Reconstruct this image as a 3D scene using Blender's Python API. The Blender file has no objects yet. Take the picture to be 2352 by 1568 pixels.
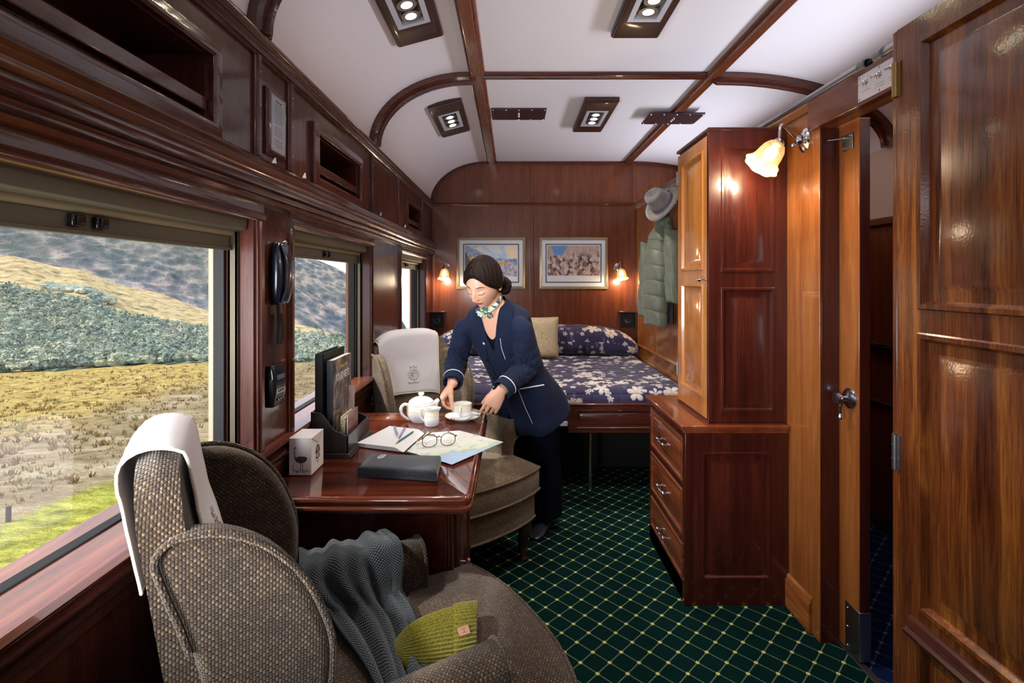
import bpy, bmesh, math, random
from mathutils import Vector, Matrix, noise as mnoise
from mathutils.bvhtree import BVHTree
PI = math.pi
random.seed(7)
SC = bpy.context.scene
COL = SC.collection
V = Vector

# ------------------------------------------------------------------ camera
FPX = 1150.0
cam_d = bpy.data.cameras.new('camera')
cam = bpy.data.objects.new('camera', cam_d); COL.objects.link(cam)
cam.location = (0, 0, 1.4); cam.rotation_euler = (PI/2, 0, 0)
cam_d.sensor_width = 36; cam_d.lens = FPX/2352*36
cam_d.shift_y = -142/2352
cam_d.clip_start = 0.02; cam_d.clip_end = 3000
SC.camera = cam
SC.view_settings.view_transform = 'Standard'; SC.view_settings.look = 'None'
SC.view_settings.exposure = 0.0; SC.view_settings.gamma = 1.0
SC.view_settings.use_curve_mapping = False

# ------------------------------------------------------------------ world
def srgb(r, g, b):
    f = lambda c: (c/255)/12.92 if c/255 <= .04045 else (((c/255)+.055)/1.055)**2.4
    return (f(r), f(g), f(b), 1.0)

class NT:
    """small helper over a node tree"""
    def __init__(s, tree): s.t = tree; s.n = tree.nodes; s.l = tree.links
    def new(s, kind, **kw):
        nd = s.n.new(kind)
        for k, v in kw.items(): setattr(nd, k, v)
        return nd
    def put(s, sock, v):
        if isinstance(v, bpy.types.NodeSocket): s.l.new(v, sock)
        elif v is not None: sock.default_value = v
    def m(s, op, a, b=None, c=None):
        nd = s.new('ShaderNodeMath', operation=op)
        s.put(nd.inputs[0], a)
        if b is not None: s.put(nd.inputs[1], b)
        if c is not None: s.put(nd.inputs[2], c)
        return nd.outputs[0]
    def mix(s, f, a, b, mode='MIX'):
        nd = s.new('ShaderNodeMix', data_type='RGBA', blend_type=mode)
        s.put(nd.inputs[0], f); s.put(nd.inputs[6], a); s.put(nd.inputs[7], b)
        return nd.outputs[2]
    def coord(s, which='Object'): return s.new('ShaderNodeTexCoord').outputs[which]
    def mapv(s, v, scale=(1,1,1), loc=(0,0,0), rot=(0,0,0)):
        nd = s.new('ShaderNodeMapping'); s.put(nd.inputs[0], v)
        nd.inputs[1].default_value = loc; nd.inputs[2].default_value = rot; nd.inputs[3].default_value = scale
        return nd.outputs[0]
    def noise(s, v, scale=5, detail=3, rough=.5, dist=0, out='Fac'):
        nd = s.new('ShaderNodeTexNoise'); s.put(nd.inputs['Vector'], v)
        nd.inputs['Scale'].default_value = scale; nd.inputs['Detail'].default_value = detail
        nd.inputs['Roughness'].default_value = rough; nd.inputs['Distortion'].default_value = dist
        return nd.outputs[out]
    def vor(s, v, scale=5, feature='F1', out='Distance', rnd=1.0):
        nd = s.new('ShaderNodeTexVoronoi', feature=feature); s.put(nd.inputs['Vector'], v)
        nd.inputs['Scale'].default_value = scale; nd.inputs['Randomness'].default_value = rnd
        return nd.outputs[out]
    def ramp(s, f, stops, interp='LINEAR'):
        nd = s.new('ShaderNodeValToRGB'); cr = nd.color_ramp; cr.interpolation = interp
        while len(cr.elements) < len(stops): cr.elements.new(.5)
        for e, (p, c) in zip(cr.elements, stops):
            e.position = p; e.color = c if len(c) == 4 else (*c, 1)
        s.put(nd.inputs[0], f); return nd.outputs[0]
    def sep(s, v):
        nd = s.new('ShaderNodeSeparateXYZ'); s.put(nd.inputs[0], v); return nd.outputs
    def comb(s, x, y, z):
        nd = s.new('ShaderNodeCombineXYZ')
        for i, q in enumerate((x, y, z)): s.put(nd.inputs[i], q)
        return nd.outputs[0]
    def bump(s, h, strength=.3, dist=.001):
        nd = s.new('ShaderNodeBump'); s.put(nd.inputs['Height'], h)
        nd.inputs['Strength'].default_value = strength; nd.inputs['Distance'].default_value = dist
        return nd.outputs[0]

world = bpy.data.worlds.new('sky'); SC.world = world; world.use_nodes = True
w = NT(world.node_tree); w.n.clear()
d = w.coord('Generated'); dx, dy, dz = w.sep(d)
cl = w.noise(w.mapv(d, (1.2, 1.2, 3.0)), 2.2, 6, .6, .4)
skyc = w.mix(w.ramp(cl, [(.42, (0,0,0)), (.62, (1,1,1))]), srgb(190, 212, 240), srgb(255, 244, 238))
low = w.ramp(w.m('ADD', dz, .5), [(.38, (0,0,0)), (.42, (1,1,1))])
groundc = srgb(178, 170, 140)
wc = w.mix(low, groundc, skyc)
bg = w.new('ShaderNodeBackground'); w.put(bg.inputs[0], wc); bg.inputs[1].default_value = 1.8
w.l.new(bg.outputs[0], w.new('ShaderNodeOutputWorld').inputs[0])

# ------------------------------------------------------------------ sun and added fill lamps
def lamp(kind, name, loc, energy, color=(1,1,1), **kw):
    d = bpy.data.lights.new(name, kind); d.energy = energy; d.color = color
    for k, v in kw.items(): setattr(d, k, v)
    o = bpy.data.objects.new(name, d); o.location = loc; COL.objects.link(o); return o
def aim(o, direction):
    o.rotation_euler = V(direction).to_track_quat('-Z', 'Y').to_euler()
sun = lamp('SUN', 'sun', (-6, 2, 8), 3.8, (1, .95, .86), angle=math.radians(2.5)); aim(sun, (.62, .22, -.75))
# added lamps, unseen behind the partition, to brighten the roof over its open top
for y0, y1 in ((-.9, 0.9), (1.1, 2.7), (2.9, 4.6)):
    a = lamp('AREA', 'corridor_lamp', (1.80, (y0+y1)/2, 2.06), 9.5, (.90, .92, 1.0), shape='RECTANGLE', size=y1-y0, size_y=.14, spread=math.radians(112))
    aim(a, (-1, 0, .32))
# added lamps: a key on the woman, an upward fill for the roof
a = lamp('AREA', 'window_daylight', (-.845, .12, 1.20), 17, (.94, .97, 1.0), shape='RECTANGLE', size=.8, size_y=.55, spread=math.radians(80)); aim(a, (.42, 1, .06))
a = lamp('AREA', 'end_window_daylight', (.35, -1.25, 1.95), 9, (.92, .94, 1.0), shape='RECTANGLE', size=1.6, size_y=.4); aim(a, (.05, .6, .9))

# ------------------------------------------------------------------ mesh helpers
def at(px, py, Y): return V(((px-1176)/FPX*Y, Y, 1.4-(py-642)/FPX*Y))
def on(px, py, Z):
    Y = FPX*(1.4-Z)/(py-642); return V(((px-1176)/FPX*Y, Y, Z))

def tag(o, label=None, cat=None, group=None, kind=None):
    if label: o['label'] = label
    if cat: o['category'] = cat
    if group: o['group'] = group
    if kind: o['kind'] = kind
    return o
def thing(name, label, cat, loc=(0,0,0), rz=0, group=None, kind=None):
    o = bpy.data.objects.new(name, None); COL.objects.link(o); o.empty_display_size = .05
    o.location = loc; o.rotation_euler = (0, 0, rz)
    return tag(o, label, cat, group, kind)
def structure(name): return thing(name, None, None, kind='structure')

def rot_to(z, x=None):
    z = V(z).normalized(); x = V(x) if x is not None else (V((1,0,0)) if abs(z.x) < .9 else V((0,1,0)))
    y = z.cross(x).normalized(); x = y.cross(z)
    return Matrix((x, y, z)).transposed().to_4x4()
def frame(o, x, y, z):
    m = Matrix((V(x), V(y), V(z))).transposed().to_4x4(); m.translation = V(o); return m

class MB:
    def __init__(s): s.bm = bmesh.new(); s.uv = None; s.mi = 0
    def _f(s, vs):
        try: f = s.bm.faces.new(vs); f.material_index = s.mi; return f
        except ValueError: return None
    def box(s, a, b, M=None):
        x0, y0, z0 = a; x1, y1, z1 = b
        P = [V((x, y, z)) for z in (z0, z1) for y in (y0, y1) for x in (x0, x1)]
        if M: P = [M @ p for p in P]
        v = [s.bm.verts.new(p) for p in P]
        for q in ((0,2,3,1), (4,5,7,6), (0,1,5,4), (2,6,7,3), (0,4,6,2), (1,3,7,5)): s._f([v[i] for i in q])
        return s
    def loft(s, rings, cap=True, closed=True, loop=False):
        R = [[s.bm.verts.new(p) for p in r] for r in rings]
        n = len(R[0]); m = len(R)
        for i in range(m if loop else m-1):
            a, b = R[i], R[(i+1) % m]
            for j in range(n if closed else n-1):
                s._f([a[j], a[(j+1) % n], b[(j+1) % n], b[j]])
        if cap and not loop and closed:
            s._f(R[0][::-1]); s._f(R[-1])
        return s
    def prism(s, poly, vec):
        vec = V(vec); return s.loft([[V(p) for p in poly], [V(p)+vec for p in poly]])
    def extr(s, prof, axis, a, b, M=None):
        """profile of 2d points extruded along a world axis"""
        def P(u, v, t):
            p = {'X': (t, u, v), 'Y': (u, t, v), 'Z': (u, v, t)}[axis]
            return M @ V(p) if M else V(p)
        return s.loft([[P(u, v, a) for u, v in prof], [P(u, v, b) for u, v in prof]])
    def lathe(s, prof, seg=32, M=None, wave=None):
        M = M or Matrix(); rings = []
        for i, (r, z) in enumerate(prof):
            rings.append([M @ V((r*math.cos(t)*(1+(wave(i, t) if wave else 0)), r*math.sin(t)*(1+(wave(i, t) if wave else 0)), z)) for t in [2*PI*k/seg for k in range(seg)]])
        return s.loft(rings, cap=True)
    def cyl(s, p, q, r, seg=24, r2=None):
        p = V(p); q = V(q); M = rot_to(q-p); M.translation = p
        return s.lathe([(r, 0), (r2 if r2 is not None else r, (q-p).length)], seg, M)
    def tube(s, pts, r, seg=8, loop=False):
        pts = [V(p) for p in pts]; n = len(pts); rings = []
        up = None
        for i, p in enumerate(pts):
            a = pts[(i-1) % n] if (loop or i > 0) else p
            b = pts[(i+1) % n] if (loop or i < n-1) else p
            t = (b-a).normalized() if (b-a).length > 1e-9 else V((0,0,1))
            if up is None:
                up = V((0,0,1)) if abs(t.z) < .9 else V((1,0,0))
            x = (up - t*up.dot(t))
            x = x.normalized() if x.length > 1e-6 else t.orthogonal().normalized()
            up = x; y = t.cross(x)
            rr = r[i] if isinstance(r, (list, tuple)) else r
            rings.append([p + (x*math.cos(2*PI*k/seg)+y*math.sin(2*PI*k/seg))*rr for k in range(seg)])
        return s.loft(rings, cap=True, loop=loop)
    def ball(s, c, r, M=None, seg=24, rings=14):
        rx, ry, rz = r if isinstance(r, (tuple, list)) else (r, r, r)
        c = V(c); R = []
        for i in range(1, rings):
            ph = PI*i/rings
            R.append([V((rx*math.sin(ph)*math.cos(2*PI*k/seg), ry*math.sin(ph)*math.sin(2*PI*k/seg), rz*math.cos(ph))) for k in range(seg)])
        top = V((0,0,rz)); bot = V((0,0,-rz))
        tr = (lambda p: c + (M.to_3x3() @ p)) if M else (lambda p: c+p)
        RV = [[s.bm.verts.new(tr(p)) for p in r_] for r_ in R]
        t = s.bm.verts.new(tr(top)); b = s.bm.verts.new(tr(bot))
        for j in range(seg):
            s._f([t, RV[0][j], RV[0][(j+1) % seg]]); s._f([b, RV[-1][(j+1) % seg], RV[-1][j]])
            for i in range(len(RV)-1): s._f([RV[i][j], RV[i+1][j], RV[i+1][(j+1) % seg], RV[i][(j+1) % seg]])
        return s
    def grid(s, fn, nu, nv, uv=None):
        g = [[s.bm.verts.new(V(fn(i/nu, j/nv))) for j in range(nv+1)] for i in range(nu+1)]
        lay = s.bm.loops.layers.uv.verify() if uv else None
        for i in range(nu):
            for j in range(nv):
                f = s._f([g[i][j], g[i+1][j], g[i+1][j+1], g[i][j+1]])
                if f and uv:
                    for lp, (a, b) in zip(f.loops, ((i, j), (i+1, j), (i+1, j+1), (i, j+1))): lp[lay].uv = uv(a/nu, b/nv)
        return s
    def rects(s, M, w, h, prof, cap=True):
        """nested rectangles in plane M (x right, y up, z out): prof = [(inset, z)...]"""
        rings = []
        for ins, z in prof:
            rings.append([M @ V(p) for p in ((ins, ins, z), (w-ins, ins, z), (w-ins, h-ins, z), (ins, h-ins, z))])
        R = [[s.bm.verts.new(p) for p in r] for r in rings]
        for a, b in zip(R, R[1:]):
            for j in range(4): s._f([a[j], a[(j+1) % 4], b[(j+1) % 4], b[j]])
        if cap: s._f(R[-1])
        return s
    def panelled(s, M, W, H, t, openings, side=.05, prof=None):
        """a slab W x H with framed raised panels; openings = [(v0, v1)] from the bottom; front at z = t"""
        prof = prof or [(0, t), (.003, t+.004), (.012, t+.004), (.018, t-.008), (.030, t-.010), (.055, t-.001)]
        s.box((0, 0, 0), (W, H, t-.012), M)
        s.box((0, 0, t-.012), (side, H, t), M); s.box((W-side, 0, t-.012), (W, H, t), M)
        prev = 0
        for v0, v1 in openings:
            s.box((side, prev, t-.012), (W-side, v0, t), M); prev = v1
            s.rects(M @ Matrix.Translation((side, v0, 0)), W-2*side, v1-v0, prof)
        s.box((side, prev, t-.012), (W-side, H, t), M)
        return s
    def build(s, name, mat, parent=None, loc=None, smooth=True, bevel=0, seg=2, subsurf=0, solid=0, angle=38, fix=True, weld=False):
        bm = s.bm
        if weld: bmesh.ops.remove_doubles(bm, verts=bm.verts, dist=1e-5)
        if fix: bmesh.ops.recalc_face_normals(bm, faces=bm.faces)
        th = math.radians(angle)
        for f in bm.faces: f.smooth = smooth
        if smooth:
            for e in bm.edges:
                if len(e.link_faces) == 2: e.smooth = e.calc_face_angle(0) < th
        me = bpy.data.meshes.new(name); bm.to_mesh(me); bm.free()
        for mt in (mat if isinstance(mat, (list, tuple)) else [mat]): me.materials.append(mt)
        o = bpy.data.objects.new(name, me); COL.objects.link(o)
        if parent: o.parent = parent
        if loc is not None: o.location = loc
        if bevel:
            b = o.modifiers.new('bevel', 'BEVEL'); b.width = bevel; b.segments = seg; b.limit_method = 'ANGLE'; b.angle_limit = math.radians(35)
        if solid:
            b = o.modifiers.new('solid', 'SOLIDIFY'); b.thickness = solid; b.offset = 0
        if subsurf:
            b = o.modifiers.new('sub', 'SUBSURF'); b.levels = subsurf; b.render_levels = subsurf
        return o
def bake(o, mods):
    """apply modifiers given as [(type, {settings})] and keep the plain mesh"""
    for ty, st in mods:
        md = o.modifiers.new(ty.lower(), ty)
        for k, v in st.items(): setattr(md, k, v)
    dg = bpy.context.evaluated_depsgraph_get(); dg.update()
    me = bpy.data.meshes.new_from_object(o.evaluated_get(dg))
    o.modifiers.clear(); old = o.data; name = old.name; o.data = me; bpy.data.meshes.remove(old); me.name = name
    for p in me.polygons: p.use_smooth = True
    return o
def structure_mesh(name, mb, mat, **kw):
    return tag(mb.build(name, mat, **kw), kind='structure')
def text_mesh(name, body, size, mat, parent, M, extrude=.0002, align='CENTER', bold=0, sx=1.0, spacing=1.0):
    c = bpy.data.curves.new(name, 'FONT'); c.body = body; c.size = size; c.extrude = extrude; c.align_x = align
    c.offset = bold; c.resolution_u = 2; c.space_line = spacing
    t = bpy.data.objects.new(name, c); COL.objects.link(t)
    dg = bpy.context.evaluated_depsgraph_get(); dg.update()
    me = bpy.data.meshes.new_from_object(t.evaluated_get(dg)); bpy.data.objects.remove(t); bpy.data.curves.remove(c)
    me.transform(M @ Matrix.Diagonal((sx, 1, 1, 1))); me.materials.clear(); me.materials.append(mat); me.name = name
    o = bpy.data.objects.new(name, me); COL.objects.link(o); o.parent = parent
    return o
def lerp(a, b, t): return a+(b-a)*t
def sstep(a, b, x):
    t = max(0, min(1, (x-a)/(b-a))); return t*t*(3-2*t)
def curve(keys, t):
    """piecewise smooth interpolation of [(t, value)]"""
    if t <= keys[0][0]: return keys[0][1]
    for (a, va), (b, vb) in zip(keys, keys[1:]):
        if t <= b:
            k = (t-a)/(b-a); k = k*k*(3-2*k); return va+(vb-va)*k
    return keys[-1][1]
def spline(pts, n):
    """catmull-rom through points, n samples per span"""
    P = [V(p) for p in pts]; out = []
    for i in range(len(P)-1):
        a = P[max(i-1, 0)]; b = P[i]; c = P[i+1]; d_ = P[min(i+2, len(P)-1)]
        for k in range(n):
            t = k/n
            out.append(.5*((2*b)+(c-a)*t+(2*a-5*b+4*c-d_)*t*t+(3*b-a-3*c+d_)*t**3))
    out.append(P[-1]); return out

# ------------------------------------------------------------------ materials
def mat(name, color=(.5,.5,.5,1), rough=.5, metal=0, spec=.5, coat=0, emit=None, es=0, trans=0, ior=1.45, sheen=0, sss=0):
    m = bpy.data.materials.new(name); m.use_nodes = True
    b = m.node_tree.nodes['Principled BSDF']; I = b.inputs
    I['Base Color'].default_value = color; I['Roughness'].default_value = rough; I['Metallic'].default_value = metal
    I['Specular IOR Level'].default_value = spec; I['Coat Weight'].default_value = coat; I['Coat Roughness'].default_value = .08
    I['Transmission Weight'].default_value = trans; I['IOR'].default_value = ior; I['Sheen Weight'].default_value = sheen
    if sss: I['Subsurface Weight'].default_value = sss; I['Subsurface Radius'].default_value = (.02, .008, .004); I['Subsurface Scale'].default_value = .5
    if emit: I['Emission Color'].default_value = emit; I['Emission Strength'].default_value = es
    return m
def nodes(m): return NT(m.node_tree), m.node_tree.nodes['Principled BSDF'].inputs
def wood(name, dark, mid, light, axis='Z', scale=1.0, rough=.32, coat=.6, ribbon=.35, peel=.06, crough=.07):
    m = mat(name, mid, rough, coat=coat, spec=.4); n, I = nodes(m)
    k = .05; sc = {'X': (k, 1, 1), 'Y': (1, k, 1), 'Z': (1, 1, k)}[axis]
    co = n.coord('Object'); v = n.mapv(co, sc)
    warp = n.noise(n.mapv(co, tuple(.6 if q == k else .9*q for q in sc)), 2.2*scale, 3, .55, .3)
    v2 = n.new('ShaderNodeVectorMath', operation='ADD'); n.put(v2.inputs[0], v)
    n.put(v2.inputs[1], n.comb(n.m('MULTIPLY', warp, .05), n.m('MULTIPLY', warp, .05), n.m('MULTIPLY', warp, .05)))
    big = n.noise(v2.outputs[0], 16*scale, 4, .6, .6)
    fine = n.noise(n.mapv(co, tuple(.03 if q == k else q for q in sc)), 210*scale, 3, .7)
    f = n.m('ADD', n.m('MULTIPLY', big, 1.0-.35), n.m('MULTIPLY', fine, .35))
    a = .335+.12*ribbon
    c = n.ramp(f, [(a, dark), (.5, mid), (1-a, light)])
    n.put(I['Base Color'], c)
    n.put(I['Roughness'], n.ramp(fine, [(.3, (rough*.8,)*3), (.7, (rough*1.2,)*3)]))
    pe = n.noise(co, 160, 2, .5)
    n.put(I['Coat Normal'], n.bump(pe, peel, .0012)); n.put(I['Normal'], n.bump(fine, .08, .0006))
    I['Coat Roughness'].default_value = crough
    return m
W_L = dict(dark=srgb(44, 18, 14), mid=srgb(74, 33, 24), light=srgb(100, 50, 33))
W_B = dict(dark=srgb(74, 32, 18), mid=srgb(104, 51, 27), light=srgb(130, 68, 34))
W_G = dict(dark=srgb(108, 58, 28), mid=srgb(146, 84, 40), light=srgb(174, 112, 58))
wood_left = wood('dark mahogany', **W_L, rough=.3, coat=.7, ribbon=-.7)
wood_left_h = wood('dark mahogany running lengthwise', **W_L, axis='Y', rough=.28, coat=.8, ribbon=-.7)
wood_left_x = wood('dark mahogany running across', **W_L, axis='X', rough=.28, coat=.8, ribbon=-.7)
wood_back = wood('red mahogany panel', **W_B, scale=1.9, rough=.36, coat=.35, ribbon=-.6, crough=.12)
wood_back_x = wood('red mahogany rail', **W_B, axis='X', rough=.3, coat=.7, ribbon=-.6)
wood_right = wood('golden mahogany panel', **W_G, scale=1.1, rough=.32, coat=.5, ribbon=-.2)
wood_right_y = wood('golden mahogany lengthwise', **W_G, axis='Y', rough=.3, coat=.6)
wood_door = wood('ribbon striped mahogany', dark=srgb(66, 28, 15), mid=srgb(120, 62, 27), light=srgb(172, 106, 42), scale=1.35, rough=.3, coat=.8, ribbon=.15, peel=.16, crough=.12)
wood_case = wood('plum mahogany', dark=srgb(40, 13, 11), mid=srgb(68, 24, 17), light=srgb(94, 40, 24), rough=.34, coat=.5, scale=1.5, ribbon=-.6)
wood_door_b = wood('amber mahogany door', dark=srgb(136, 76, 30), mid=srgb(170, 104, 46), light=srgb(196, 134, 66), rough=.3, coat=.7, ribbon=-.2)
wood_table = wood('polished table mahogany', dark=srgb(52, 20, 14), mid=srgb(88, 38, 24), light=srgb(118, 58, 34), axis='X', rough=.16, coat=1.0, peel=.01, crough=.02)
white_paint = mat('white ceiling paint', srgb(232, 228, 236), .55)
n, I = nodes(white_paint); n.put(I['Normal'], n.bump(n.noise(n.coord(), 60, 3), .04, .002))
cream_wall = mat('cream corridor wall', srgb(214, 196, 176), .5)
chrome = mat('polished chrome', srgb(225, 225, 230), .12, 1)
steel = mat('brushed steel', srgb(170, 172, 176), .32, 1)
brass = mat('aged brass', srgb(176, 150, 96), .3, 1)
black_gloss = mat('black gloss plastic', srgb(16, 17, 22), .22, coat=.5)
black_matt = mat('black rubber', srgb(14, 13, 14), .6)
blind_cloth = mat('olive grey blind', srgb(104, 96, 78), .55)
alu = mat('bronze aluminium track', srgb(92, 84, 70), .4, .6)
white_china = mat('white china', srgb(238, 238, 242), .16, coat=.5, spec=.5)
gold_line = mat('gold line', srgb(196, 164, 96), .3, .7)
paper = mat('white paper', srgb(238, 237, 230), .6)
# glazing: clear with a fresnel reflection
glass = bpy.data.materials.new('window glass'); glass.use_nodes = True
n = NT(glass.node_tree); n.n.clear()
mx = n.new('ShaderNodeMixShader'); fr = n.new('ShaderNodeFresnel'); fr.inputs[0].default_value = 1.45
gl = n.new('ShaderNodeBsdfGlossy'); gl.inputs['Roughness'].default_value = .01; tr = n.new('ShaderNodeBsdfTransparent')
n.l.new(n.m('MULTIPLY', fr.outputs[0], .08), mx.inputs[0]); n.l.new(tr.outputs[0], mx.inputs[1]); n.l.new(gl.outputs[0], mx.inputs[2])
n.l.new(mx.outputs[0], n.new('ShaderNodeOutputMaterial').inputs[0])

def weave_mat(name, dark, mid, light, size=.0052, rough=.85):
    m = mat(name, mid, rough, spec=.15, sheen=.25); n, I = nodes(m); co = n.coord('UV')
    x, y, z = n.sep(co); s = 1/size
    # two thread directions, over and under, in a checker
    u = n.m('MULTIPLY', x, s); v = n.m('MULTIPLY', y, s)
    fu = n.m('SINE', n.m('MULTIPLY', u, PI)); fv = n.m('SINE', n.m('MULTIPLY', v, PI))
    chk = n.m('MULTIPLY', fu, fv)
    h = n.m('ABSOLUTE', chk)
    cell = n.comb(n.m('FLOOR', u), n.m('FLOOR', v), 0)
    wn = n.new('ShaderNodeTexWhiteNoise'); n.put(wn.inputs['Vector'], cell); rnd_ = wn.outputs['Value']
    sgn = n.m('GREATER_THAN', chk, 0.0)
    r2_ = n.m('POWER', rnd_, 1.6)
    c = n.mix(sgn, n.mix(rnd_, dark, n.mix(.6, dark, mid)), n.mix(r2_, mid, light))
    gap = n.ramp(h, [(.0, (1,1,1)), (.35, (0,0,0))])
    c = n.mix(n.m('MULTIPLY', gap, .75), c, n.mix(.5, dark, (0, 0, 0, 1)))
    blotch = n.noise(co, 14, 3); c = n.mix(n.ramp(blotch, [(.4, (.0,)*3), (.65, (.35,)*3)]), c, dark)
    n.put(I['Base Color'], c); n.put(I['Normal'], n.bump(h, .8, .0018))
    return m
def cube_uv(o):
    me = o.data
    lay = me.uv_layers.new(name='UVMap') if not me.uv_layers else me.uv_layers[0]
    for p in me.polygons:
        nx, ny, nz = (abs(q) for q in p.normal)
        for li in p.loop_indices:
            c = me.vertices[me.loops[li].vertex_index].co
            lay.data[li].uv = (c.y, c.z) if nx >= ny and nx >= nz else ((c.x, c.z) if ny >= nz else (c.x, c.y))
    return o

# ================================================================== SETTING
XL, XR, XC, YB, YF = -.775, 1.19, 2.09, 4.79, -1.35
ZS = 2.135            # springing of the roof
# ---- carpet
carpet = mat('green trellis carpet', srgb(14, 44, 40), .95, spec=.05)
def carpet_nodes(m, base, base2, line, dot):
    n, I = nodes(m); x, y, z = n.sep(n.coord('Object'))
    u = n.m('MULTIPLY', n.m('SUBTRACT', x, .732), 1/.107); v = n.m('MULTIPLY', n.m('SUBTRACT', y, 1.883), 1/.103)
    A = n.m('ADD', n.m('ADD', u, v), .5); B = n.m('ADD', n.m('SUBTRACT', u, v), .5)
    da = n.m('ABSOLUTE', n.m('SUBTRACT', n.m('FRACT', A), .5)); db = n.m('ABSOLUTE', n.m('SUBTRACT', n.m('FRACT', B), .5))
    def below(q, t): return n.m('LESS_THAN', q, t)
    dash = lambda q: below(n.m('FRACT', n.m('MULTIPLY', q, 13.0)), .55)
    la = n.m('MULTIPLY', below(da, .030), dash(B)); lb = n.m('MULTIPLY', below(db, .030), dash(A))
    ln = n.m('MAXIMUM', la, lb)
    nd = below(n.m('MAXIMUM', n.m('ABSOLUTE', n.m('SUBTRACT', n.m('FRACT', n.m('ADD', n.m('MULTIPLY', A, 1), 0)), .5)), db), .085)
    pile = n.noise(n.coord('Object'), 420, 2); mott = n.noise(n.coord('Object'), 9, 3)
    c = n.mix(mott, base, base2); c = n.mix(ln, c, line); c = n.mix(nd, c, dot)
    c = n.mix(n.ramp(pile, [(.35, (.35,)*3), (.65, (0,)*3)]), c, n.mix(.6, c, (0, 0, 0, 1)))
    n.put(I['Base Color'], c); n.put(I['Normal'], n.bump(pile, .6, .003))
carpet_nodes(carpet, srgb(4, 30, 30), srgb(7, 38, 36), srgb(126, 148, 118), srgb(200, 196, 112))
carpet_shaded = mat('blue trellis carpet', srgb(16, 26, 60), .95, spec=.05)  # same trellis carpet with the corridor's bluish shading put into its colours
carpet_nodes(carpet_shaded, srgb(14, 24, 58), srgb(18, 32, 70), srgb(96, 104, 128), srgb(120, 128, 140))
mb = MB(); mb.box((XL-.2, YF-.1, -.06), (1.27, YB+.1, 0)); structure_mesh('floor', mb, carpet)
mb = MB(); mb.box((1.27, YF-.1, -.06), (XC+.1, YB+.1, -.001)); structure_mesh('floor_corridor', mb, carpet_shaded)
mb = MB(); mb.box((1.255, 1.46, -.01), (1.283, 1.95, .006)); structure_mesh('trim_threshold', mb, steel, bevel=.002)

# ---- ceiling: flat crown with elliptical shoulders
def roof(x, off=0):
    if x < -.235: k = (x+.235)/(.54+1e-4); return ZS + (.39)*math.sqrt(max(0, 1-k*k)) - off
    if x > 1.15: k = (x-1.15)/.9401; return ZS + .39*math.sqrt(max(0, 1-k*k)) - off
    return ZS+.39-off
ang = [i/18*PI/2 for i in range(19)]
prof = [(-.235-.54*math.cos(a), ZS+.39*math.sin(a)) for a in ang] + [(1.15+.94*math.sin(a), ZS+.39*math.cos(a)) for a in ang]
mb = MB()
mb.loft([[V((x, YF-.1, z)) for x, z in prof], [V((x, YB+.1, z)) for x, z in prof]], cap=False, closed=False)
structure_mesh('ceiling', mb, white_paint, angle=60)
mb = MB(); mb.box((XL-.3, YF-.1, 2.56), (XC+.3, YB+.1, 2.6))
mb.box((XL-.3, YF-.1, ZS+.02), (XL-.22, YB+.1, 2.56)); mb.box((XC+.2, YF-.1, ZS), (XC+.3, YB+.1, 2.56)); structure_mesh('ceiling_outer_roof', mb, mat('roof paint', srgb(120, 120, 120), .7))
def rib(name, y, wdt, th, m, deep=1.0):
    zt = ZS+.39; N = prof[:19]+[(-.215, zt), (-.19, zt), (1.10, zt), (1.125, zt)]+prof[19:]
    c = []
    for i, (x, z) in enumerate(N):
        a = N[max(i-1, 0)]; b = N[min(i+1, len(N)-1)]
        t = V((b[0]-a[0], b[1]-a[1])).normalized(); nn = V((t.y, -t.x))
        c.append((x, z, nn))
    mb = MB()
    rings = []
    for x, z, nn in c:
        kd = lerp(1, deep, (1 if x < -.2 or x > 1.11 else 0))
        rings.append([V((x+nn.x*o*kd if o > 0 else x+nn.x*o, y+q, z+nn.y*o*(kd if o > 0 else 1))) for q, o in ((-wdt/2, -.005), (-wdt/2, th*.7), (-wdt/2+.010, th), (-wdt*.12, th), (-wdt*.1, th*1.35), (wdt*.1, th*1.35), (wdt*.12, th), (wdt/2-.010, th), (wdt/2, th*.7), (wdt/2, -.005))])
    mb.loft(rings)
    return structure_mesh(name, mb, m)
rib('trim_1', 1.50, .085, .014, wood_left_x, 2.9); rib('trim_2', 2.75, .085, .014, wood_left_x, 2.9)
def beam(name, x):
    mb = MB(); z = ZS+.39
    mb.extr([(x-.042, z+.004), (x-.042, z-.010), (x-.034, z-.016), (x-.026, z-.016), (x-.022, z-.028), (x+.022, z-.028), (x+.026, z-.016), (x+.034, z-.016), (x+.042, z-.010), (x+.042, z+.004)], 'Y', YF, YB)
    structure_mesh(name, mb, wood_back_y)
wood_back_y = wood('red mahogany beam', **W_B, axis='Y', rough=.28, coat=.7, ribbon=-.6)
beam('trim_3', -.19); beam('trim_4', 1.10)

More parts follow.
